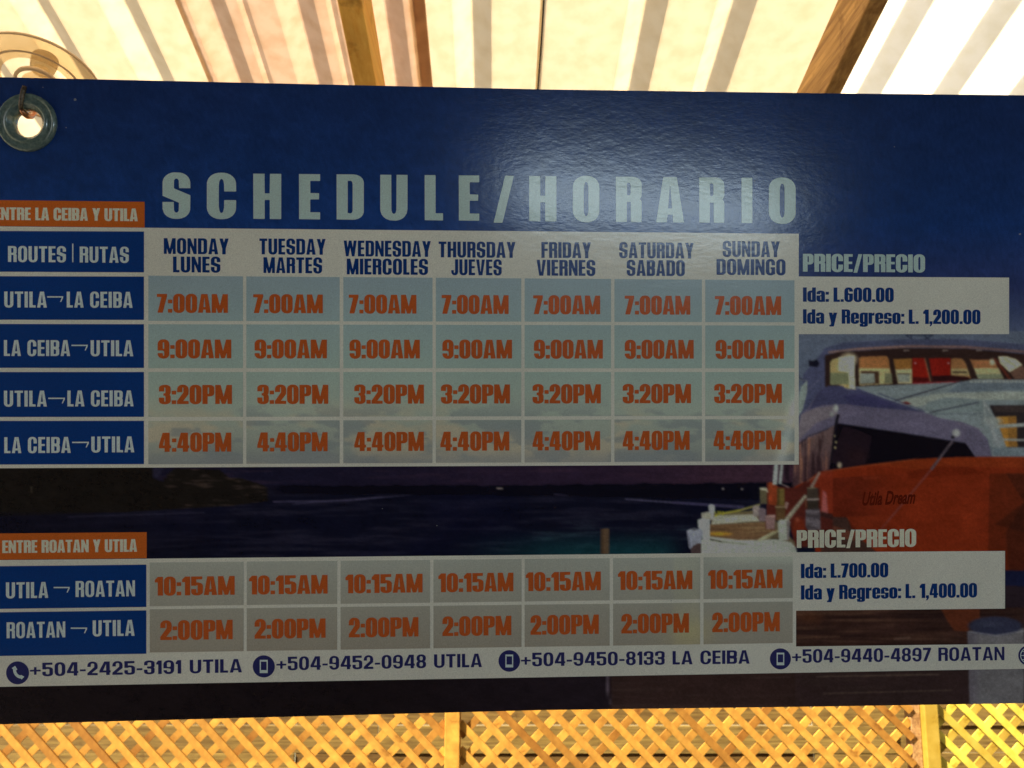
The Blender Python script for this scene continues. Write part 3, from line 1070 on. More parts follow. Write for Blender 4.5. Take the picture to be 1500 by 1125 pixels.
# quay planking under the second price box and along the bottom edge
bm = ((VV > 880) & (UU > 1160)).astype(float)
blend(bm, (56, 36, 32))
pl = vnoise(110, 4, 30)
blend(bm * sm(pl, 0.5, 0.72) * (1 - sm(UU, 1340, 1440)) * 0.75, (92, 64, 48))
blend(bm * sm(1 - pl, 0.55, 0.72) * 0.6, (34, 24, 24))
blob(1185, 905, 30, 12, (104, 60, 34), 0.6, 1.0)
line((1168, 935), (1230, 932), 1.6, (120, 88, 62), 0.6)
line((1310, 936), (1334, 934), 2.2, (120, 96, 84), 0.7)
poly([(1376, 888), (1436, 888), (1434, 915), (1415, 925), (1398, 924), (1388, 910)], (112, 50, 26), 0.7)
poly([(1460, 835), (1700, 842), (1700, 864), (1460, 858)], (25, 29, 62))
poly([(1460, 858), (1700, 864), (1700, 890), (1460, 890)], (42, 32, 40))
poly([(1160, 982), (1700, 975), (1700, 1085), (1160, 1085)], (52, 38, 38))
low = ((VV > 960) & (UU <= 1165)).astype(float)
blend(low, (26, 21, 24))
blend(low * sm(UU, 500, 880) * 0.6, (36, 29, 38))
blend(low * sm(UU, 893, 896), (50, 35, 33))
strip2 = ((VV > 970) & (UU > 895)).astype(float)
blend(strip2 * sm(vnoise(150, 7, 31), 0.5, 0.75) * 0.5 * (1 - sm(UU, 1390, 1420)), (62, 48, 44))
line((891, 984), (890, 1012), 2.0, (98, 86, 100), 0.9, 2.6)
line((890, 1012), (894, 1032), 2.6, (90, 80, 92), 0.8, 1.4)
line((1196, 991), (1376, 988), 1.1, (126, 108, 88), 0.8)
line((1206, 1016), (1395, 1011), 1.1, (118, 100, 80), 0.7)
line((1100, 993), (1158, 992), 1.0, (80, 66, 58), 0.6)
# white bollard, lower right
poly([(1417, 925), (1422, 1085), (1500, 1085), (1500, 920)], (108, 108, 112))
blend(polymask([(1417, 925), (1422, 1085), (1500, 1085), (1500, 920)]) * (1 - sm(UU, 1420, 1440)) * 0.5, (84, 78, 96))
blend((UU > 1500) * (VV > 900) * 1.0, (54, 40, 46))
blob(1458, 917, 43, 15, (48, 52, 76), 1, 6)
blob(1450, 914, 26, 6, (70, 76, 100), 0.5, 1.4)
line((1419, 925), (1458, 931), 1.5, (146, 150, 160), 0.8)
line((1458, 931), (1500, 924), 1.5, (146, 150, 160), 0.8)

# photographic softness of the print
def blur(a, n=1):
    for _ in range(n):
        p = np.pad(a, ((1, 1), (1, 1), (0, 0)), 'edge')
        a = (p[:-2, 1:-1] + 2 * p[1:-1, 1:-1] + p[2:, 1:-1]) / 4
        p = np.pad(a, ((1, 1), (1, 1), (0, 0)), 'edge')
        a = (p[1:-1, :-2] + 2 * p[1:-1, 1:-1] + p[1:-1, 2:]) / 4
    return a


img = blur(img, 1)
soft = blur(img, 3)
wgt = (sm(UU, 1000, 1100) * 0.38)[..., None]
img = img * (1 - wgt) + soft * wgt
grey = img.mean(-1, keepdims=True)
img = grey + (img - grey) * 0.86
n_mid = vnoise(26, 15, 51, 4)
n_px = vnoise(3, 2.4, 52, 2)
img *= (0.96 + 0.22 * (n_mid - 0.5) + 0.20 * (n_px - 0.5))[..., None]
img *= (1 - 0.10 * sm(UU, 1100, 1200))[..., None]
lin = ink(img)


def sample(U, V):
    x = np.clip(U - U0 - 0.5, 0, pw - 1.001)
    y = np.clip(V - V0 - 0.5, 0, ph - 1.001)
    xi, yi = x.astype(int), y.astype(int)
    fx, fy = (x - xi)[..., None], (y - yi)[..., None]
    return (lin[yi, xi] * (1 - fx) + lin[yi, xi + 1] * fx) * (1 - fy) + (lin[yi + 1, xi] * (1 - fx) + lin[yi + 1, xi + 1] * fx) * fy


NPCAM, NPR, NPU, NPF, NPN = (np.array(v) for v in (CAM, RIGHT, UP, FWD, NF))
NPROOT = np.array(ROOT_LOC)


def bp_np(U, V, off):
    x = (U - 750) / F
    y = (562.5 - V) / F
    d = D / (1 - SL * x)
    return NPCAM + d[..., None] * (x[..., None] * NPR + y[..., None] * NPU + NPF) + off * NPN - NPROOT


def grid_mesh(name, U, V, off, colors, mat, parent, keep=None):
    """regular grid of pixel-space nodes laid on the banner plane"""
    nv, nu = U.shape
    P = bp_np(U, V, off).reshape(-1, 3)
    idx = np.arange(nv * nu).reshape(nv, nu)
    q = np.stack([idx[:-1, :-1], idx[1:, :-1], idx[1:, 1:], idx[:-1, 1:]], -1).reshape(-1, 4)
    if keep is not None:
        q = q[keep.reshape(-1)]
    me = bpy.data.meshes.new(name)
    me.vertices.add(len(P))
    me.vertices.foreach_set('co', P.astype(np.float32).ravel())
    me.loops.add(len(q) * 4)
    me.loops.foreach_set('vertex_index', q.astype(np.int32).ravel())
    me.polygons.add(len(q))
    me.polygons.foreach_set('loop_start', np.arange(0, len(q) * 4, 4, dtype=np.int32))
    me.update(calc_edges=True)
    if colors is not None:
        ca = me.color_attributes.new('Col', 'FLOAT_COLOR', 'POINT')
        c4 = np.ones((len(P), 4), np.float32)
        c4[:, :3] = colors.reshape(-1, 3)
        ca.data.foreach_set('color', c4.ravel())
    me.materials.append(mat)
    o = bpy.data.objects.new(name, me)
    COL.objects.link(o)
    o.parent = parent
    return o


BT = [(-400, 106.1), (1900, 145.9)]


def v_top(u):
    return np.interp(u, [-20, 0, 400, 800, 1200, 1500, 1660], [112.6, 113, 122, 131, 136.5, 139.5, 141.5])


def v_bot(u):
    return np.interp(u, [-20, 0, 400, 800, 1200, 1500, 1660], [1061.5, 1061, 1050.5, 1040, 1035, 1030, 1027.5])


UL, UR = -14.0, 1650.0
GC, GR = (40.5, 180.0), 27.0                   # grommet centre and hole cut in the sheet
us = np.concatenate([np.arange(UL, 110, 3.0), np.arange(110, 940, 4.0), np.arange(940, 1508, 1.5), np.linspace(1510, UR, 20)])
vn = np.concatenate([np.linspace(0, 0.385, 60, endpoint=False), np.linspace(0.385, 1.0, 400)])
Ug, Vn = np.meshgrid(us, vn)
Vg = v_top(Ug) * (1 - Vn) + v_bot(Ug) * Vn
cols = sample(Ug, Vg)
fc_u = (Ug[:-1, :-1] + Ug[1:, 1:]) / 2
fc_v = (Vg[:-1, :-1] + Vg[1:, 1:]) / 2
keep = np.hypot(fc_u - GC[0], fc_v - GC[1]) > GR
grid_mesh('printed_picture', Ug, Vg, 0.0, cols, M_PIC, banner, keep)['label'] = 'dusk harbour picture with catamaran and quay printed on the blue banner'

# the sheet itself: 1.6 mm board, pale at the back, with the same hole
m = Mat('board_back', 0.6)
m.b.inputs['Base Color'].default_value = (0.62, 0.62, 0.60, 1)
nz = m.noise(m.coord('Object'), 8)
m.l(m.ramp(nz, [(0.3, (0.52, 0.52, 0.5)), (0.7, (0.66, 0.66, 0.63))]), m.b.inputs['Base Color'])
M_BACK = m.m
cu = np.concatenate([np.arange(UL, 100, 3.0), np.linspace(100, UR, 34)])
cv = np.linspace(0, 1, 120)
Uc, Vc = np.meshgrid(cu, cv)
Vc = v_top(Uc) * (1 - Vc) + v_bot(Uc) * Vc
kc = np.hypot((Uc[:-1, :-1] + Uc[1:, 1:]) / 2 - GC[0], (Vc[:-1, :-1] + Vc[1:, 1:]) / 2 - GC[1]) > GR
sheet = grid_mesh('vinyl_board', Uc, Vc, -0.0002, None, M_BACK, banner, kc)
sm_ = sheet.modifiers.new('thickness', 'SOLIDIFY')
sm_.thickness = 0.0016
sm_.offset = -1


def quadgrid(u0, u1, vt, vb, n=14, k=10):
    """cell corner lines: vt/vb = (left v, right v) -> node grids"""
    U = np.linspace(u0, u1, n)
    t = (U - u0) / (u1 - u0)
    T = vt[0] * (1 - t) + vt[1] * t
    B = vb[0] * (1 - t) + vb[1] * t
    r = np.linspace(0, 1, k)[:, None]
    return np.broadcast_to(U, (k, n)).copy(), T[None] * (1 - r) + B[None] * r


def panel(name, u0, u1, vt, vb, off, mat, label=None):
    U, V = quadgrid(u0, u1, vt, vb, 2, 2)
    o = grid_mesh(name, U, V, off, None, mat, banner)
    if label:
        o['label'] = label
    return o


E1, E2, E3 = 0.00018, 0.00036, 0.00054

# white table grounds
panel('table_ground', UL, 1170, (331.5, 342.5), (686, 680.5), E1, M_WHITE, 'pale ground and rules of the upper timetable')
panel('table_ground', UL, 1166, (820.5, 809), (962, 947), E1, M_WHITE, 'pale ground and rules of the lower timetable')
panel('contact_strip', UL, UR, (961.5, 941), (1006.3, 977), E1 * 0.6, M_WHITE)
panel('price_box', 1168, 1478, (405, 406.6), (489.5, 489.5), E1 * 1.25, M_WHITE, 'upper pale price box')
panel('price_box', 1165, 1472, (809, 807), (894.5, 891.5), E1 * 1.25, M_WHITE, 'lower pale price box')

# heading, every letter at its own place
V, T = [], []
for ch, a, b in zip('SCHEDULE/HORARIO', [238, 303, 371, 438, 493, 557, 622, 672, 723, 775, 839, 902, 961, 1024, 1086, 1126],
                    [279, 346, 412, 469, 533, 597, 649, 702, 753, 815, 878, 940, 1002, 1061, 1102, 1165.5]):
    base = 320.7 + (a - 371) * (326.7 - 320.7) / (1086 - 371)
    v_, t_ = text_verts(ch, IMPACT, a, b, base, 66.5, slope=0.0084)
    o = len(V)
    V += v_
    T += [tuple(o + q for q in t) for t in t_]
lettering('heading_lettering', V, T, M_HEAD, E1, banner)

# ---- time cells
C_UP = [(217.5, 356), (361, 497.5), (503, 633.5), (638.5, 763.5), (768.5, 895), (900, 1028), (1033, 1163.5)]
C_LO = [(219.5, 357), (361.5, 494), (499, 630), (635, 764), (768.5, 893), (898, 1025.5), (1030.5, 1161)]
ROWS = [  # v at u=217 and u=1165: top, bottom; string; text ranges; base left/right; cap
    ((404, 410.7), (470, 472), '7:00AM', [(230, 334), (371, 473), (511, 610), (647, 745), (781, 879), (915, 1011), (1047, 1144)], (458, 461.6), 27.5),
    ((475, 477), (539.3, 539.5), '9:00AM', [(231, 339), (373, 479), (512, 615), (648, 750), (782, 883), (915, 1016), (1048, 1148)], (524.8, 525.6), 27.5),
    ((545, 545), (610.7, 609), '3:20PM', [(233, 340), (377, 481), (519, 621), (646, 747), (780, 880), (912, 1012), (1046, 1145)], (592, 590.3), 28),
    ((616.5, 614), (680, 675.3), '4:40PM', [(233, 339), (377, 480), (519, 621), (645, 746), (780, 879), (912, 1010), (1045, 1144)], (662, 658.4), 28),
    ((824, 815), (888, 875.7), '10:15AM', [(227, 344), (365, 480), (506, 619), (642, 752), (770, 880), (905, 1014), (1037, 1146)], (872.6, 861), 27.5),
    ((892.5, 881), (955.7, 941.6), '2:00PM', [(235, 341), (373, 477), (511, 613), (648, 749), (777, 877), (910, 1009), (1043, 1142)], (937.8, 924.3), 28.5),
]


def cell_colour(U, V):
    c = grad(V, [(400, (98, 116, 124)), (470, (102, 122, 124)), (540, (108, 128, 122)), (600, (116, 130, 120)), (640, (110, 120, 112)), (680, (96, 106, 104)),
                 (800, (116, 124, 118)), (860, (110, 114, 106)), (960, (104, 102, 92))])
    n1 = vnoise(95, 34, 41, 4, U, V)
    n2 = vnoise(60, 22, 42, 4, U, V)
    zone = (sm(V, 575, 625) * (V < 700))
    a = (0.7 * sm(n1, 0.46, 0.62) * zone)[..., None]
    c = c * (1 - a) + np.array((136, 130, 110)) * a
    a = (sm(n2, 0.50, 0.58) * zone * (1 - sm(n1, 0.62, 0.7)))[..., None] * 0.6
    c = c * (1 - a) + np.array((88, 98, 102)) * a
    a = (sm(V, 655, 675) * (V < 700) * 0.6)[..., None]
    c = c * (1 - a) + np.array((98, 104, 106)) * a
    # pale rail and bow showing through the last column
    e = np.exp(-((U - 1152 + (V - 640) * 0.25) / 9) ** 2) * sm(V, 560, 600) * (V < 700)
    c = c + e[..., None] * np.array((26, 28, 26))
    e = np.exp(-((U - 1010) / 34) ** 2 - ((V - 925) / 22) ** 2)
    c = c + e[..., None] * np.array((14, 12, -4))
    e = (sm(U, 984, 990) * (1 - sm(U, 1020, 1028)) * (V > 800) * 0.5)
    c = c + e[..., None] * np.array((10, 10, 2))
    lt = (sm(U, 1010, 1100) * (V > 800) * (1 - sm(V, 815, 832)) * 0.9)[..., None]
    c = c * 1.09
    c = c * 0.9 + c.mean(-1, keepdims=True) * 0.1
    return ink(c * (1 - lt) + np.array((142, 150, 140)) * lt)


def lerp(p, u):
    return p[0] + (p[1] - p[0]) * (u - 217) / (1165 - 217)


for r, (vt, vb, s, xr, base, cap) in enumerate(ROWS):
    cols_ = C_UP if r < 4 else C_LO
    for k, (a, b) in enumerate(cols_):
        if r >= 4:
            pass
        U, V = quadgrid(a, b, (lerp(vt, a), lerp(vt, b)), (lerp(vb, a), lerp(vb, b)), 40, 22)
        cell = grid_mesh('time_cell', U, V, E2, cell_colour(U, V), M_PIC, banner)
        x0, x1 = xr[k]
        Vv, Tt = text_verts(s, IMPACT, x0, x1, lerp(base, x0), cap, slope=(base[1] - base[0]) / 948)
        lettering('time_lettering', Vv, Tt, M_ORANGE, E3, cell)

# ---- weekday names
DAYS = [('MONDAY', 240, 335, 372), ('LUNES', 253.5, 323, 399), ('TUESDAY', 380, 477, 372.6), ('MARTES', 386, 472, 400), ('WEDNESDAY', 503.5, 631, 375.5), ('MIERCOLES', 508, 627, 402),
        ('THURSDAY', 642.5, 755, 377), ('JUEVES', 661, 735, 403), ('FRIDAY', 793, 865.5, 377.7), ('VIERNES', 786, 872, 403.7), ('SATURDAY', 907, 1016, 378), ('SABADO', 918, 1003, 404),
        ('SUNDAY', 1058.5, 1142, 376.2), ('DOMINGO', 1049.5, 1150.5, 402.6)]
for s, a, b, v in DAYS:
    text('day_lettering', s, OSWB, a, b, v, 23.2, M_NAVY, E2, banner)


# ---- route cells
def arrow(u0, u1, v, cell, mat):
    pts = [(u0, v), (u1, v), (u1 - 0.2, v + 2.5), (u1 - 3.2, v + 8.5), (u1 - 4.6, v + 8.2), (u1 - 2.2, v + 1.9), (u0, v + 1.9)]
    tr = [tuple(t) for t in tessellate_polygon([[Vector((p[0], p[1], 0)) for p in pts]])]
    lettering('arrow_mark', pts, tr, mat, E3, cell)


LC = [
    ((338.4, 339.2), (398, 399), [('ROUTES', 12, 97, 383.8), ('|', 106, 107.8, 383), ('RUTAS', 117, 189, 384.6)], None),
    ((404.6, 405.2), (468.3, 468.6), [('UTILA', 6.5, 69, 450.4), ('LA CEIBA', 98, 194.5, 450.6)], (69.5, 93, 434)),
    ((474.6, 475), (538.8, 539), [('LA CEIBA', 6, 103, 521.5), ('UTILA', 133, 195.5, 521.8)], (105, 129, 505)),
    ((545, 545), (610.8, 610.6), [('UTILA', 6, 69, 595.6), ('LA CEIBA', 99, 196, 595.4)], (71, 95.5, 582.5)),
    ((616.6, 616.4), (680.4, 679.8), [('LA CEIBA', 6.5, 104, 663.8), ('UTILA', 134, 197, 662.8)], (106, 130.5, 647)),
    ((829.5, 827), (892, 889), [('UTILA', 9, 71, 876.4), ('ROATAN', 111, 198, 874.4)], (79, 102.5, 859.5)),
    ((897, 894), (961, 957.5), [('ROATAN', 10, 96, 934.8), ('UTILA', 136, 197.5, 932)], (104, 128, 919)),
]
for i, (vt, vb, tx, ar) in enumerate(LC):
    e = 211 if i < 5 else 214.5
    U, V = quadgrid(UL, e, vt, vb, 2, 2)
    cell = grid_mesh('route_cell', U, V, E2, None, M_BLUE, banner)
    for s, a, b, v in tx:
        Vv, Tt = text_verts(s, OSW, a, b, v, 23.4 if s != '|' else 25)
        lettering('route_lettering', Vv, Tt, M_PALE, E3, cell)
    if ar:
        arrow(ar[0], ar[1], ar[2], cell, M_PALE)

for vt, vb, s, a, b, v, e in (((293, 295.6), (331, 333.4), 'ENTRE LA CEIBA Y UTILA', -7.5, 202, 322.2, 212), ((781.5, 779.4), (820, 817.6), 'ENTRE ROATAN Y UTILA', 3.5, 201, 810.2, 215)):
    U, V = quadgrid(UL, e, vt, vb, 2, 2)
    tab = grid_mesh('section_tab', U, V, E1 * 1.4, None, M_TAB, banner)
    tab['label'] = 'orange section tab over the %s timetable' % ('upper' if v < 500 else 'lower')
    Vv, Tt = text_verts(s, IMPACT, a, b, v, 18.6, space=0.3)
    lettering('tab_lettering', Vv, Tt, M_CREAM, E2, tab)

# ---- prices
text('price_heading', 'PRICE/PRECIO', IMPACT, 1176, 1355, 398, 26.3, M_HEAD, E1, banner)
text('price_heading', 'PRICE/PRECIO', IMPACT, 1167, 1342, 802.6, 26.0, M_CREAM, E1, banner)
text('price_lettering', 'Ida: L.600.00', IMPACT, 1176, 1309, 442, 21, M_NAVY, E2, banner)
text('price_lettering', 'Ida y Regreso: L. 1,200.00', IMPACT, 1176, 1436, 474, 21, M_NAVY, E2, banner)
text('price_lettering', 'Ida: L.700.00', IMPACT, 1173, 1301, 846.9, 21, M_NAVY, E2, banner)
text('price_lettering', 'Ida y Regreso: L. 1,400.00', IMPACT, 1173, 1431, 878.3, 21, M_NAVY, E2, banner)


# ---- contact strip, plain grotesque (the built-in font, emboldened)
def font_text(name, s, u0, u1, base0, base1, cap, mat, off, parent, bold=0.012, shear=0.0):
    cu_ = bpy.data.curves.new('t', 'FONT')
    cu_.body = s
    cu_.size = 1.0
    cu_.offset = bold
    cu_.shear = shear
    cu_.resolution_u = 3
    ob = bpy.data.objects.new('t', cu_)
    COL.objects.link(ob)
    dg = bpy.context.evaluated_depsgraph_get()
    dg.update()
    me = bpy.data.meshes.new_from_object(ob.evaluated_get(dg))
    bpy.data.objects.remove(ob)
    xs_ = [v.co.x for v in me.vertices]
    ys_ = [v.co.y for v in me.vertices]
    x0, x1 = min(xs_), max(xs_)
    ch = 0.73 if max(ys_) > 0.6 else max(ys_)
    Vv = []
    for v in me.vertices:
        t = (v.co.x - x0) / (x1 - x0)
        Vv.append((u0 + (u1 - u0) * t, base0 + (base1 - base0) * t - v.co.y / ch * cap))
    Tt = [tuple(p.vertices) for p in me.polygons]
    return lettering(name, Vv, Tt, mat, off, parent)


PH = [('+504-2425-3191 UTILA', 44, 354.5, 990.8, 984.8), ('+504-9452-0948 UTILA', 405, 706, 982, 977), ('+504-9450-8133 LA CEIBA', 763, 1098, 976, 972), ('+504-9440-4897 ROATAN', 1160, 1471, 971, 967)]
for s, a, b, v0, v1 in PH:
    Vv, Tt = text_verts(s, GROT, a, b, v0, 19.8, slope=(v1 - v0) / (b - a), space=0.36)
    lettering('phone_number', Vv, Tt, M_DARKNAVY, E2, banner)
font_text('hull_lettering', 'Utila Dream', 1263, 1341, 740, 737, 20, M_HULL, E1, banner, bold=0.03, shear=0.35)


def disc(cx, cy, rx, ry=None, n=40, r_in=None):
    ry = ry or rx
    P = [(cx + rx * math.cos(2 * math.pi * i / n), cy + ry * math.sin(2 * math.pi * i / n)) for i in range(n)]
    if r_in is None:
        return P, [tuple(range(n))]
    Q = [(cx + (rx - r_in) * math.cos(2 * math.pi * i / n), cy + (ry - r_in) * math.sin(2 * math.pi * i / n)) for i in range(n)]
    return P + Q, [(i, (i + 1) % n, n + (i + 1) % n, n + i) for i in range(n)]


def faces_obj(name, P, Fc, mat, off, parent):
    W = [bp(u, v, off) for u, v in P]
    out = []
    for f in Fc:
        a, b, c = W[f[0]], W[f[1]], W[f[2]]
        out.append(f if (b - a).cross(c - a).dot(NF) > 0 else tuple(f[::-1]))
    return mesh_obj(name, W, out, mat, parent, ROOT_LOC)


for cx, cy, r, kind in ((26, 985.5, 16.8, 'phone'), (386.5, 976, 16.2, 'mobile'), (746, 968, 15.8, 'mobile'), (1143, 965, 15.4, 'mobile')):
    P, Fc = disc(cx, cy, r)
    ic = faces_obj('phone_icon', P, Fc, M_DARKNAVY, E2, banner)
    if kind == 'mobile':
        h_, w_ = r * 0.60, r * 0.36
        o_ = [(cx - w_, cy - h_), (cx + w_, cy - h_), (cx + w_, cy + h_), (cx - w_, cy + h_)]
        i_ = [(cx - w_ * .72, cy - h_ * .72), (cx + w_ * .72, cy - h_ * .72), (cx + w_ * .72, cy + h_ * .55), (cx - w_ * .72, cy + h_ * .55)]
        faces_obj('handset_mark', o_ + i_, [(0, 1, 5, 4), (1, 2, 6, 5), (2, 3, 7, 6), (3, 0, 4, 7)], M_PALE, E3, ic)
    else:
        pts = []
        for t in np.linspace(math.radians(100), math.radians(215), 12):
            pts.append((cx + 5 + 11.5 * math.cos(t) * 1.0, cy - 2 - 11.5 * math.sin(t)))
        # a curved handset: two lobes joined by an arc
        arc_o = [(cx + 6.5 + 13.0 * math.cos(a), cy - 4.5 + 13.0 * math.sin(a)) for a in np.linspace(math.radians(200), math.radians(95), 10)]
        arc_i = [(cx + 6.5 + 8.6 * math.cos(a), cy - 4.5 + 8.6 * math.sin(a)) for a in np.linspace(math.radians(195), math.radians(100), 10)]
        P = arc_o + arc_i
        Fc = [(i, i + 1, 10 + i + 1, 10 + i) for i in range(9)]
        b0 = len(P)
        P += [(cx - 8.5, cy - 7), (cx - 3.5, cy - 10.5), (cx - 0.2, cy - 5.2), (cx - 3.4, cy - 2.8)]
        b1 = len(P)
        P += [(cx + 2.2, cy + 5.2), (cx + 5.4, cy + 2.8), (cx + 10.0, cy + 5.5), (cx + 6.2, cy + 9.6)]
        hs = faces_obj('handset_mark', P[:20], Fc, M_PALE, E3, ic)
        faces_obj('handset_mark', P[b0:b0 + 4], [(0, 1, 2, 3)], M_PALE, E3 + 0.00008, ic)
        faces_obj('handset_mark', P[b1:b1 + 4], [(0, 1, 2, 3)], M_PALE, E3 + 0.00008, ic)
P, Fc = disc(1506, 960, 14.6)
gi = faces_obj('globe_icon', P, Fc, M_DARKNAVY, E2, banner)
P, Fc = [], []
for (rx, ry) in ((12, 12), (6.5, 12)):
    p_, f_ = disc(1506, 960, rx, ry, 32, 1.3)
    o = len(P)
    P += p_
    Fc += [tuple(o + q for q in f) for f in f_]
faces_obj('globe_mark', P, Fc, M_PALE, E3, gi)
P, Fc = [], []
for dy in (-6, 0, 6):
    hw = math.sqrt(144 - dy * dy)
    o = len(P)
    P += [(1506 - hw, 960 + dy - .6), (1506 + hw, 960 + dy - .6), (1506 + hw, 960 + dy + .6), (1506 - hw, 960 + dy + .6)]
    Fc.append((o, o + 1, o + 2, o + 3))
faces_obj('globe_mark', P, Fc, M_PALE, E3 + 0.00008, gi)

# ---- small scuffs on the vinyl
m = Mat('grey_scuff', 0.6)
m.b.inputs['Base Color'].default_value = (0.22, 0.24, 0.25, 1)
M_SCUFF = m.m
for cx, cy, r in ((110, 146, 2.6), (63, 128, 1.0), (97, 187, 1.0), (976, 877, 1.6), (983, 880, 1.0), (776, 675, 0.9), (560, 745, 0.8), (1310, 215, 0.9), (1494, 343, 1.8), (905, 178, 0.8), (640, 770, 0.8), (1105, 265, 0.9)):
    pts = [(cx + r * (0.7 + 0.5 * random.random()) * math.cos(a), cy + r * 0.8 * (0.7 + 0.5 * random.random()) * math.sin(a)) for a in np.linspace(0, 2 * math.pi, 9)[:-1]]
    faces_obj('scuff_mark', pts, [tuple(range(8))], M_SCUFF, E1, banner)


# ---- grommet: pressed translucent ring
def lathe(name, profile, origin, axis, mat, parent=None, n=56, root=None, closed=False):
    """profile: (radius, height along axis)"""
    ax = axis.normalized()
    a = ax.orthogonal().normalized()
    b = ax.cross(a)
    V, Fs = [], []
    for r, h in profile:
        r, h = float(r), float(h)
        for i in range(n):
            t = 2 * math.pi * i / n
            V.append(origin + ax * h + (a * math.cos(t) + b * math.sin(t)) * r)
    k = len(profile)
    for j in range(k if closed else k - 1):
        for i in range(n):
            j2 = (j + 1) % k
            Fs.append((j * n + i, j * n + (i + 1) % n, j2 * n + (i + 1) % n, j2 * n + i))
    return mesh_obj(name, V, Fs, mat, parent, root if root is not None else None, smooth=True)


m = Mat('eyelet_plastic', 0.22, 0.6)
nz = m.noise(m.coord('Object'), 260, 3)
m.l(m.ramp(nz, [(0.3, (0.10, 0.165, 0.15)), (0.7, (0.24, 0.33, 0.30))]), m.b.inputs['Base Color'])
m.b.inputs['Transmission Weight'].default_value = 0.25
m.b.inputs['Coat Weight'].default_value = 0.4
m.l(m.bump(nz, 0.3, 0.0006).outputs[0], m.b.inputs['Normal'])
M_EYE = m.m
s_ = 1 / F
g0 = bp(*GC, 0)
prof = [(41.5, 0.2), (41.0, 1.8), (39, 2.9), (36.5, 2.6), (35, 2.0), (33.4, 2.6), (31.5, 2.1), (29.5, 3.0), (27.5, 3.4), (25.5, 2.8), (24, 1.6), (22.5, 1.0), (20.6, 0.0), (19.4, -2.0), (18.9, -4.5), (19.6, -6),
        (26, -6.5), (41, -6), (41.5, -3)]
lathe('grommet', [(r * s_, h * s_ * 1.9) for r, h in prof], g0 + NF * 0.0004, NF, M_EYE, banner, root=ROOT_LOC, closed=True)


def tube(name, pts, radii, mat, parent=None, root=None, n=10):
    V, Fs = [], []
    for i, p in enumerate(pts):
        d = (pts[min(i + 1, len(pts) - 1)] - pts[max(i - 1, 0)]).normalized()
        a = d.orthogonal().normalized() if i == 0 else (a - d * a.dot(d)).normalized()
        b = d.cross(a)
        for k in range(n):
            t = 2 * math.pi * k / n
            V.append(p + (a * math.cos(t) + b * math.sin(t)) * radii[i])
    for i in range(len(pts) - 1):
        for k in range(n):
            Fs.append((i * n + k, i * n + (k + 1) % n, (i + 1) * n + (k + 1) % n, (i + 1) * n + k))
    Fs.append(tuple(range(n))[::-1])
    Fs.append(tuple((len(pts) - 1) * n + k for k in range(n)))
    return mesh_obj(name, V, Fs, mat, parent, root, smooth=True)


m = Mat('dull_wire', 0.45, 0.5, 0.7)
nz = m.noise(m.coord('Object'), 400, 3)
m.l(m.ramp(nz, [(0.35, (0.06, 0.045, 0.03)), (0.7, (0.20, 0.16, 0.12))]), m.b.inputs['Base Color'])
M_WIRE = m.m
m = Mat('bare_copper', 0.3, 0.5, 0.9)
m.b.inputs['Base Color'].default_value = (0.55, 0.24, 0.12, 1)
M_COP = m.m
wroot = bp(36, 165, 0.004)
hook = empty('hanging_wire', wroot)
tag(hook, 'short bent wire hooked through the grommet at the upper left corner', 'wire')
pts = [bp(38.5, 128.5, 0.0035), bp(37.5, 134, 0.0048), bp(36.2, 142, 0.0052), bp(35.0, 150, 0.0054), bp(33.8, 157, 0.0050), bp(33.6, 162, 0.0035)]
tube('wire_shank', pts, [0.0026, 0.0029, 0.0029, 0.0028, 0.0026, 0.0026], M_WIRE, hook, wroot)
pts = [bp(33.6, 162, 0.0035), bp(35, 166, 0.001), bp(37.5, 168.5, -0.004), bp(38.2, 166, -0.012), bp(37, 158, -0.02), bp(36, 140, -0.03), bp(36, 122, -0.05)]
tube('wire_tip', pts, [0.0027, 0.0034, 0.0034, 0.003, 0.0026, 0.0022, 0.002], M_COP, hook, wroot)

# ================================================================== ROOF
RD = 1.9                                       # axial depth of the roof where the photo's top edge meets it
rdir = ((725 - 750) / F * RIGHT + (562.5 - 1127) / F * UP + FWD).normalized()
P0 = cp(725, 0, RD)
rn = RIGHT.cross(rdir).normalized()
if rn.z < 0:
    rn = -rn
Hroof = (P0 - CAM).dot(rn)                     # distance camera -> roof plane


def rp(u, t, h=0.0, ratio=1.0):
    """roof point: lateral place = photo u on the top edge, t metres down the slope, h metres above the plane"""
    u, t, h = float(u), float(t), float(h)
    return P0 + RIGHT * ((u - 725) / F * RD * ratio) + rdir * t + rn * h


T0, T1 = -0.80, 0.50


def roof_mat(name, pale, trans, mix, dirt):
    m = Mat(name, 0.5, 0.3)
    vec = m.coord('Object', scale=(1, 1, 1))
    nz = m.noise(vec, 2.2, 4)
    nf = m.noise(vec, 26, 3)
    c1 = m.ramp(nz, [(0.3, tuple(x * 0.86 for x in pale)), (0.62, pale)])
    c2 = m.ramp(nf, [(0.3, dirt), (0.6, (1, 1, 1))])
    base = m.mul(c1, c2)
    m.l(base, m.b.inputs['Base Color'])
    tr = m.n('ShaderNodeBsdfTranslucent')
    r = m.n('ShaderNodeRGB')
    r.outputs[0].default_value = (*trans, 1)
    m.l(m.mul(r.outputs[0], c2), tr.inputs[0])
    mx = m.n('ShaderNodeMixShader')
    mx.inputs[0].default_value = mix
    m.l(m.b.outputs[0], mx.inputs[1])
    m.l(tr.outputs[0], mx.inputs[2])
    m.l(mx.outputs[0], m.nt.nodes['Material Output'].inputs[0])
    return m.m


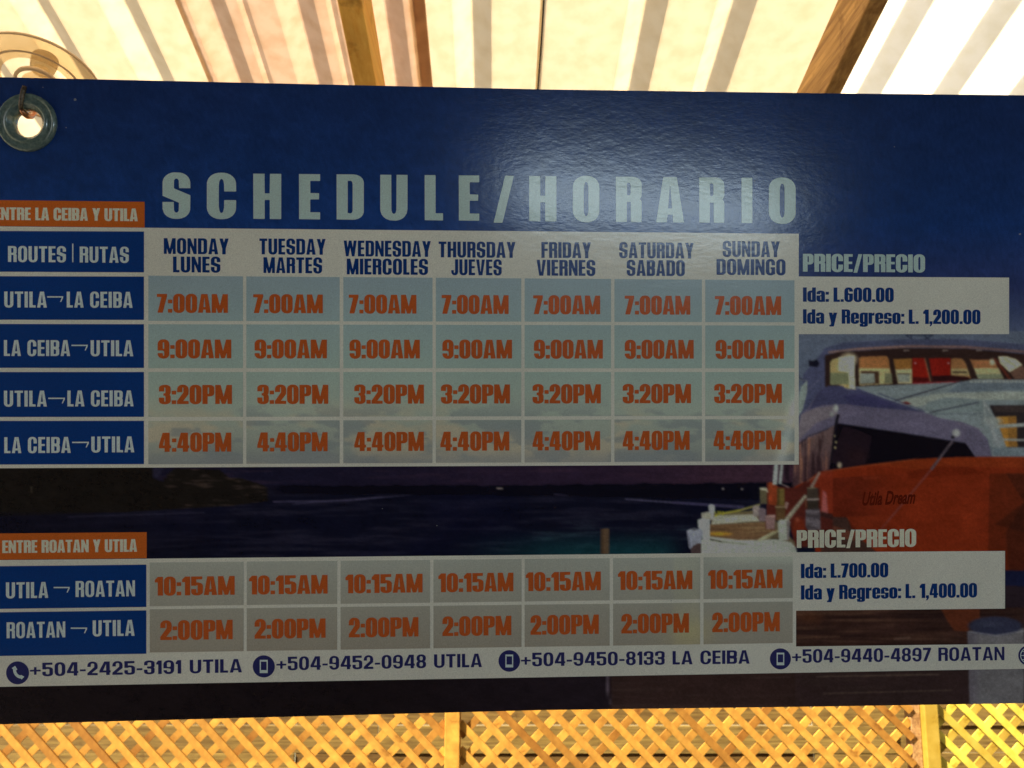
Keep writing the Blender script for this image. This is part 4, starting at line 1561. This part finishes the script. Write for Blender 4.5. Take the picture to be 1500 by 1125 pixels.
R_CREAM = roof_mat('cream_fibreglass', (0.82, 0.76, 0.66), (0.82, 0.735, 0.58), 0.84, (0.94, 0.92, 0.88))
R_PEACH = roof_mat('weathered_fibreglass', (0.76, 0.64, 0.50), (0.80, 0.655, 0.52), 0.76, (0.91, 0.87, 0.82))
R_WHITE = roof_mat('clear_fibreglass', (0.86, 0.86, 0.84), (0.99, 0.93, 0.80), 0.92, (0.95, 0.94, 0.9))

PER = 130.0
PEAK0 = 40.0


def rib_profile(ua, ub, minor):
    pts = [(ua, 0.0)]
    k = math.ceil((ua - PEAK0) / PER)
    while True:
        pk = PEAK0 + k * PER
        k += 1
        if pk - 30 <= ua:
            if pk + 34 <= ua:
                continue
        if pk + 32 >= ub:
            break
        if pk - 29 > ua:
            pts += [(pk - 29, 0.0), (pk - 2, 0.031), (pk + 1, 0.031), (pk + 30, 0.0)]
            if minor:
                pts += [(pk + 46, 0.0), (pk + 53, 0.008), (pk + 62, 0.0)]
    pts.append((ub, 0.0))
    return pts


def roof_sheet(ua, ub, mat, label, lift):
    prof = rib_profile(ua, ub, mat is R_PEACH)
    org = rp((ua + ub) / 2, T1, 0)
    V, Fs = [], []
    th = 0.0022
    ts = np.linspace(T0, T1, 24)
    n = len(prof)
    for t in ts:
        for (u, h) in prof:
            V.append(rp(u, t, h + lift))
    for i in range(len(ts) - 1):
        for j in range(n - 1):
            a = i * n + j
            Fs.append((a, a + n, a + n + 1, a + 1))
    o = mesh_obj('roof_sheet', V, Fs, mat, None, org)
    o.location = org
    md = o.modifiers.new('thickness', 'SOLIDIFY')
    md.thickness = th
    md.offset = 0
    tag(o, label, 'roof sheet', 'ribbed roofing sheets laid side by side')
    return o


roof_sheet(-1500, -355, R_CREAM, 'cream ribbed roof sheet beyond the left edge of the picture', 0.0)
roof_sheet(-365, 262, R_CREAM, 'bright cream ribbed roof sheet above the round glass lamp', 0.004)
roof_sheet(256, 604, R_PEACH, 'peach weathered ribbed roof sheet around the orange rafter', 0.0)
roof_sheet(598, 798, R_CREAM, 'cream ribbed roof sheet just left of the thin black cable', 0.004)
roof_sheet(792, 1236, R_CREAM, 'cream ribbed roof sheet between the black cable and the brown rafter', 0.0)
roof_sheet(1230, 1900, R_WHITE, 'blazing white clear ribbed roof sheet right of the brown rafter', 0.004)
roof_sheet(1890, 3000, R_CREAM, 'cream ribbed roof sheet beyond the right edge of the picture', 0.0)


def wood_mat(name, dark, light, scale=(30, 2, 2), rough=0.65, dirc=None):
    m = Mat(name, rough, 0.3)
    vec = m.coord('Object', scale=scale)
    n1 = m.noise(vec, 3.0, 6, 0.6)
    n2 = m.noise(m.coord('Object', scale=tuple(x * 0.3 for x in scale)), 2.0, 2)
    n3 = m.noise(m.coord('Object'), 9, 4, 0.7)
    c = m.mul(m.ramp(n1, [(0.3, dark), (0.68, light)]), m.ramp(n2, [(0.3, (0.72, 0.68, 0.62)), (0.65, (1, 1, 1))]))
    c = m.mul(c, m.ramp(n3, [(0.30, (0.62, 0.55, 0.5)), (0.42, (1, 1, 1))]))
    oi = m.n('ShaderNodeObjectInfo')
    c = m.mul(c, m.ramp(oi.outputs['Random'], [(0.0, (0.58, 0.48, 0.44)), (0.45, (0.98, 0.96, 0.94)), (1.0, (1.12, 1.12, 1.05))]))
    m.l(c, m.b.inputs['Base Color'])
    m.l(m.bump(n1, 0.5, 0.003).outputs[0], m.b.inputs['Normal'])
    return m.m


W_ORANGE = wood_mat('honey_rafter_wood', (0.82, 0.42, 0.08), (0.95, 0.60, 0.16), (26, 1.6, 26))
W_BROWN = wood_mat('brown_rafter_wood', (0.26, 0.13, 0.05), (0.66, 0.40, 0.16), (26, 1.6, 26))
W_LATH = wood_mat('lath_wood', (0.46, 0.21, 0.032), (0.78, 0.42, 0.07), (6, 6, 6))
W_SUNLIT = wood_mat('sunlit_lath_wood', (0.72, 0.52, 0.05), (0.90, 0.72, 0.12), (6, 6, 6))  # lath wood again, with strong sunlight put into its yellow colour
W_BOARD = wood_mat('board_wood', (0.13, 0.075, 0.022), (0.34, 0.23, 0.06), (2, 10, 30))


def box8(name, c, ex, ey, ez, mat, parent=None, root=None, bev=0.0):
    """c centre; ex, ey, ez half-extent vectors; chamfered long box"""
    V = []
    for sx in (-1, 1):
        for sy in (-1, 1):
            for sz in (-1, 1):
                V.append(c + ex * sx + ey * sy + ez * sz)
    Fs = [(0, 1, 3, 2), (4, 6, 7, 5), (0, 4, 5, 1), (2, 3, 7, 6), (0, 2, 6, 4), (1, 5, 7, 3)]
    if ex.cross(ey).dot(ez) < 0:
        Fs = [f[::-1] for f in Fs]
    o = mesh_obj(name, V, Fs, mat, parent, root)
    if bev:
        b = o.modifiers.new('bevel', 'BEVEL')
        b.width = bev
        b.segments = 2
    return o


def rafter(u_bl, u_br, ratio, mat, label):
    """u of the two lower edges on the photo's top edge; ratio = relative distance of the lower face"""
    a0, a1 = u_bl, u_br
    drop = Hroof * (1 - ratio)
    xa, xb = (a0 - 725) / F * RD * ratio, (a1 - 725) / F * RD * ratio
    # the lower face is met by the top-edge ray earlier along the slope; lateral scale handled by ratio
    c = P0 + RIGHT * ((xa + xb) / 2) + rdir * ((T0 + T1) / 2) - rn * (drop / 2 + 0.006)
    ez = rn * (drop / 2)
    org = c + rdir * ((T1 - T0) / 2)
    o = box8('rafter', c, RIGHT * ((xb - xa) / 2), rdir * ((T1 - T0) / 2 - 0.02), ez, mat, None, org, bev=0.004)
    o.location = org
    tag(o, label, 'rafter', 'wooden rafters under the roof')
    return o


rafter(495, 531, 0.925, W_ORANGE, 'honey orange wooden rafter left of the picture centre, above the heading')
rafter(1273, 1301, 0.912, W_BROWN, 'broad brown weathered rafter at the upper right beside the white roof sheet')
rafter(-420, -380, 0.925, W_ORANGE, 'honey orange rafter beyond the left edge of the picture')

# unseen boarded ceiling, added to keep the banner face dim; its edge meets the ribbed sheets outside the picture
M_CEIL_BLOCK = wood_mat('light_block_ceiling', (0.10, 0.07, 0.045), (0.20, 0.14, 0.09), (2, 26, 26))
cl = Vector((0, 0, 0))
c0 = P0 + rdir * (T0 - 2.6) + rn * 0.01
co = box8('ceiling', c0, RIGHT * 4.2, rdir * 2.58, rn * 0.012, M_CEIL_BLOCK, None, c0)
co.location = c0
tag(co, kind='structure')

M_REAR_BLOCK = wood_mat('light_block_rear', (0.06, 0.045, 0.035), (0.13, 0.10, 0.075), (26, 26, 2))  # unseen wall behind the camera, added to cut light on the banner front
c1 = Vector((0, -2.6, 1.95))
ro = box8('rear_light_block', c1, Vector((4.2, 0, 0)), Vector((0, 0.04, 0)), Vector((0, 0, 1.94)), M_REAR_BLOCK, None, c1)
ro.location = c1
tag(ro, kind='structure')

# thin cable along the seam
m = Mat('black_cable', 0.5)
m.b.inputs['Base Color'].default_value = (0.02, 0.018, 0.015, 1)
o = tube('cable', [rp(795.5 + 1.0 * math.sin(i), t, -0.012) for i, t in enumerate(np.linspace(T0, T1 - 0.05, 12))], [0.0022] * 12, m.m, None, rp(795, T1, 0), 8)
o.location = rp(795, T1, 0)
tag(o, 'thin black cable running along the roof seam right of centre', 'cable')

# ---- round glass lamp under the roof
lc = None
dirL = ((57 - 750) / F * RIGHT + (562.5 - 116) / F * UP + FWD)
tl = (Hroof - 0.075) / dirL.dot(rn)
lc = CAM + dirL * tl                            # centre of the shade rim
k = tl / F
lamp = empty('ceiling_lamp', lc + rn * 0.07)
tag(lamp, 'round clear glass ceiling lamp peeping over the banner at the upper left', 'ceiling lamp')
LR = lc + rn * 0.07
m = Mat('amber_glass', 0.1, 0.5)
m.b.inputs['Base Color'].default_value = (0.80, 0.60, 0.36, 1)
tp = m.n('ShaderNodeBsdfTransparent')
tp.inputs[0].default_value = (0.97, 0.90, 0.76, 1)
mx = m.n('ShaderNodeMixShader')
mx.inputs[0].default_value = 0.24
m.l(tp.outputs[0], mx.inputs[1])
m.l(m.b.outputs[0], mx.inputs[2])
m.l(mx.outputs[0], m.nt.nodes['Material Output'].inputs[0])
M_GLASS = m.m
m = Mat('bronze_ring', 0.4, 0.5, 0.0)
m.b.inputs['Base Color'].default_value = (0.60, 0.43, 0.26, 1)
M_RING = m.m
ax = -rn
lathe('glass_shade', [(84 * k, 0.0), (82 * k, 0.004), (74 * k, 0.009), (62 * k, 0.013), (50 * k, 0.015), (47 * k, 0.012), (58 * k, 0.010), (72 * k, 0.006), (80 * k, 0.002), (82 * k, -0.002)], lc, ax, M_GLASS, lamp, root=LR, closed=True)
lathe('shade_rim', [(61 * k, 0.017), (63 * k, 0.015), (61 * k, 0.012), (59 * k, 0.015)], lc, ax, M_RING, lamp, root=LR, closed=True)
lathe('shade_rim', [(85.5 * k, 0.002), (84.5 * k, -0.004), (83 * k, 0.0), (84 * k, 0.004)], lc, ax, M_RING, lamp, root=LR, closed=True)
lathe('lamp_collar', [(30 * k, 0.008), (31 * k, 0.016), (28 * k, 0.019), (26 * k, 0.017), (27 * k, 0.008)], lc, ax, M_RING, lamp, root=LR, closed=True)
lathe('bulb', [(0.001, 0.038), (9 * k, 0.036), (16 * k, 0.031), (20 * k, 0.022), (20.5 * k, 0.014), (17 * k, 0.004), (12 * k, -0.006), (11 * k, -0.03)], lc, ax, M_GLASS, lamp, root=LR)
lathe('ceiling_plate', [(0.001, -0.03), (16 * k, -0.03), (18 * k, -0.05), (18 * k, -0.068), (0.001, -0.068)], lc, ax, R_CREAM, lamp, root=LR)

# ================================================================== LATTICE SCREEN
LY = 3.45                                       # world y of the lattice
LZ0, LZ1 = 0.02, 1.12


def at_y(u, v, y):
    d = (u - 750) / F * RIGHT + (562.5 - v) / F * UP + FWD
    return CAM + d * (y / d.y)


def lx(u, v=1085, y=None):
    return at_y(u, v, y or LY).x


zc = at_y(750, 1085, LY).z
PERX = (lx(787.6) - lx(750))                    # horizontal spacing of the laths
LW = PERX * 0.5 * 0.56                          # lath width (along x it shows sqrt2 wider)


def lattice(xa, xb, label, shift, wood=None):
    wood = wood or W_LATH
    cx = (xa + xb) / 2
    org = Vector((cx, LY, 0))
    root = empty('lattice_screen', org)
    tag(root, label, 'lattice', 'wooden lattice screens below the banner')
    H = LZ1 - LZ0
    cache = {}
    for layer, sgn in ((0, 1), (1, -1)):
        n0 = int(math.floor((xa - H) / PERX)) - 1
        n1 = int(math.ceil((xb + H) / PERX)) + 1
        for i in range(n0, n1 + 1):
            xt = i * PERX + shift + (PERX * 0.31 if layer else 0)    # x at the top edge
            # runs down: x = xt + sgn * (LZ1 - z)
            z_hi, z_lo = LZ1, LZ0
            def X(z):
                return xt + sgn * (LZ1 - z)
            za = [LZ1, LZ0]
            for xe in (xa, xb):
                z = LZ1 - (xe - xt) * sgn
                za.append(z)
            zs = sorted(z for z in za if LZ0 - 1e-6 <= z <= LZ1 + 1e-6 and xa - 1e-4 <= X(z) <= xb + 1e-4)
            if len(zs) < 2 or zs[-1] - zs[0] < 0.05:
                continue
            zl, zh = zs[0], zs[-1]
            a, b = Vector((X(zh), 0, zh)), Vector((X(zl), 0, zl))
            L = (b - a).length
            key = (layer, round(L, 3))
            d = (b - a).normalized()
            w = Vector((d.z, 0, -d.x))
            if key not in cache:
                wd = LW / 2
                V, Fs = [], []
                ths = 0.0045
                tmp = box8('slat', Vector((0, 0, 0)), d * (L / 2), Vector((0, 1, 0)) * ths, w * wd, wood, None, Vector((0, 0, 0)), bev=0.0014)
                cache[key] = tmp.data
                bpy.data.objects.remove(tmp)
            o = bpy.data.objects.new('slat', cache[key])
            COL.objects.link(o)
            o.parent = root
            mid = (a + b) / 2
            o.location = Vector((mid.x, (-0.0055 if layer == 0 else 0.0055) + LY + random.uniform(-.0006, .0006), mid.z)) - org
            o.rotation_euler = (0, random.uniform(-0.006, 0.006), 0)
    return root


xP1a, xP1b = lx(652), lx(674)
xP2a, xP2b = lx(1336), lx(1371)
lattice(-2.6, xP1a, 'orange wooden lattice screen below the banner, left of the middle post', 0.0)
lattice(xP1b, xP2a, 'long yellow wooden lattice screen below the banner between the two posts', 0.01)
lattice(xP2b, xP2b + 1.5, 'lattice screen coloured sunlit yellow at the lower right corner beyond the right post', 0.03, W_SUNLIT)


def post(xa, xb, y0, y1, label, wood=None):
    c = Vector(((xa + xb) / 2, (y0 + y1) / 2, 0.59))
    o = box8('lattice_post', c, Vector(((xb - xa) / 2, 0, 0)), Vector((0, (y1 - y0) / 2, 0)), Vector((0, 0, 0.59)), wood or W_LATH, None, Vector((c.x, c.y, 0)), bev=0.003)
    o.location = (c.x, c.y, 0)
    tag(o, label, 'post', 'posts holding the lattice screens')


post(xP1a, xP1b, LY - 0.03, LY + 0.06, 'slim orange wooden post in the lattice below the middle of the banner')
post(lx(1351), lx(1371), LY - 0.035, LY + 0.06, 'wooden post coloured sunlit yellow in the lattice at the lower right', W_SUNLIT)
post(lx(1336), lx(1350.5), LY + 0.0, LY + 0.055, 'dark brown strip for the shaded side of the sunlit yellow post', W_BROWN)  # brown colour stands in for shade on the post's side

# horizontal boards behind the lattice
bw = empty('board_fence', Vector((0, LY + 0.75, 0)))
tag(bw, 'low fence of pale horizontal boards seen through the lattice openings', 'fence')
BY = LY + 0.75
tmp = box8('board', Vector((0, 0, 0)), Vector((1.25, 0, 0)), Vector((0, 0.010, 0)), Vector((0, 0, 0.062)), W_BOARD, None, Vector((0, 0, 0)), bev=0.002)
bd = tmp.data
bpy.data.objects.remove(tmp)
for i in range(9):
    for j in range(3):
        o = bpy.data.objects.new('board', bd)
        COL.objects.link(o)
        o.parent = bw
        o.location = (-2.3 + j * 2.505 + (0.4 if i % 2 else 0), random.uniform(-0.012, 0.012), 0.075 + i * 0.1262)
        o.rotation_euler = (random.uniform(-0.03, 0.03), 0, 0)

# ================================================================== GROUND
m = Mat('concrete_floor', 0.85, 0.3)
n1 = m.noise(m.coord('Object'), 1.4, 6, 0.6)
n2 = m.noise(m.coord('Object'), 60, 3)
m.l(m.mul(m.ramp(n1, [(0.3, (0.13, 0.115, 0.09)), (0.7, (0.21, 0.185, 0.15))]), m.ramp(n2, [(0.3, (0.85, 0.85, 0.85)), (0.6, (1, 1, 1))])), m.b.inputs['Base Color'])
m.l(m.bump(n2, 0.4, 0.004).outputs[0], m.b.inputs['Normal'])
fl = mesh_obj('floor', [(-5, -4, 0.0), (5, -4, 0.0), (5, 4.6, 0.0), (-5, 4.6, 0.0)], [(0, 1, 2, 3)], m.m)
tag(fl, kind='structure')
m = Mat('sandy_ground', 0.95, 0.2)
n1 = m.noise(m.coord('Object'), 0.6, 8, 0.65)
m.l(m.ramp(n1, [(0.3, (0.22, 0.19, 0.10)), (0.7, (0.38, 0.33, 0.20))]), m.b.inputs['Base Color'])
gr_ = mesh_obj('ground', [(-600, -600, -0.02), (600, -600, -0.02), (600, 600, -0.02), (-600, 600, -0.02)], [(0, 1, 2, 3)], m.m)
tag(gr_, kind='structure')
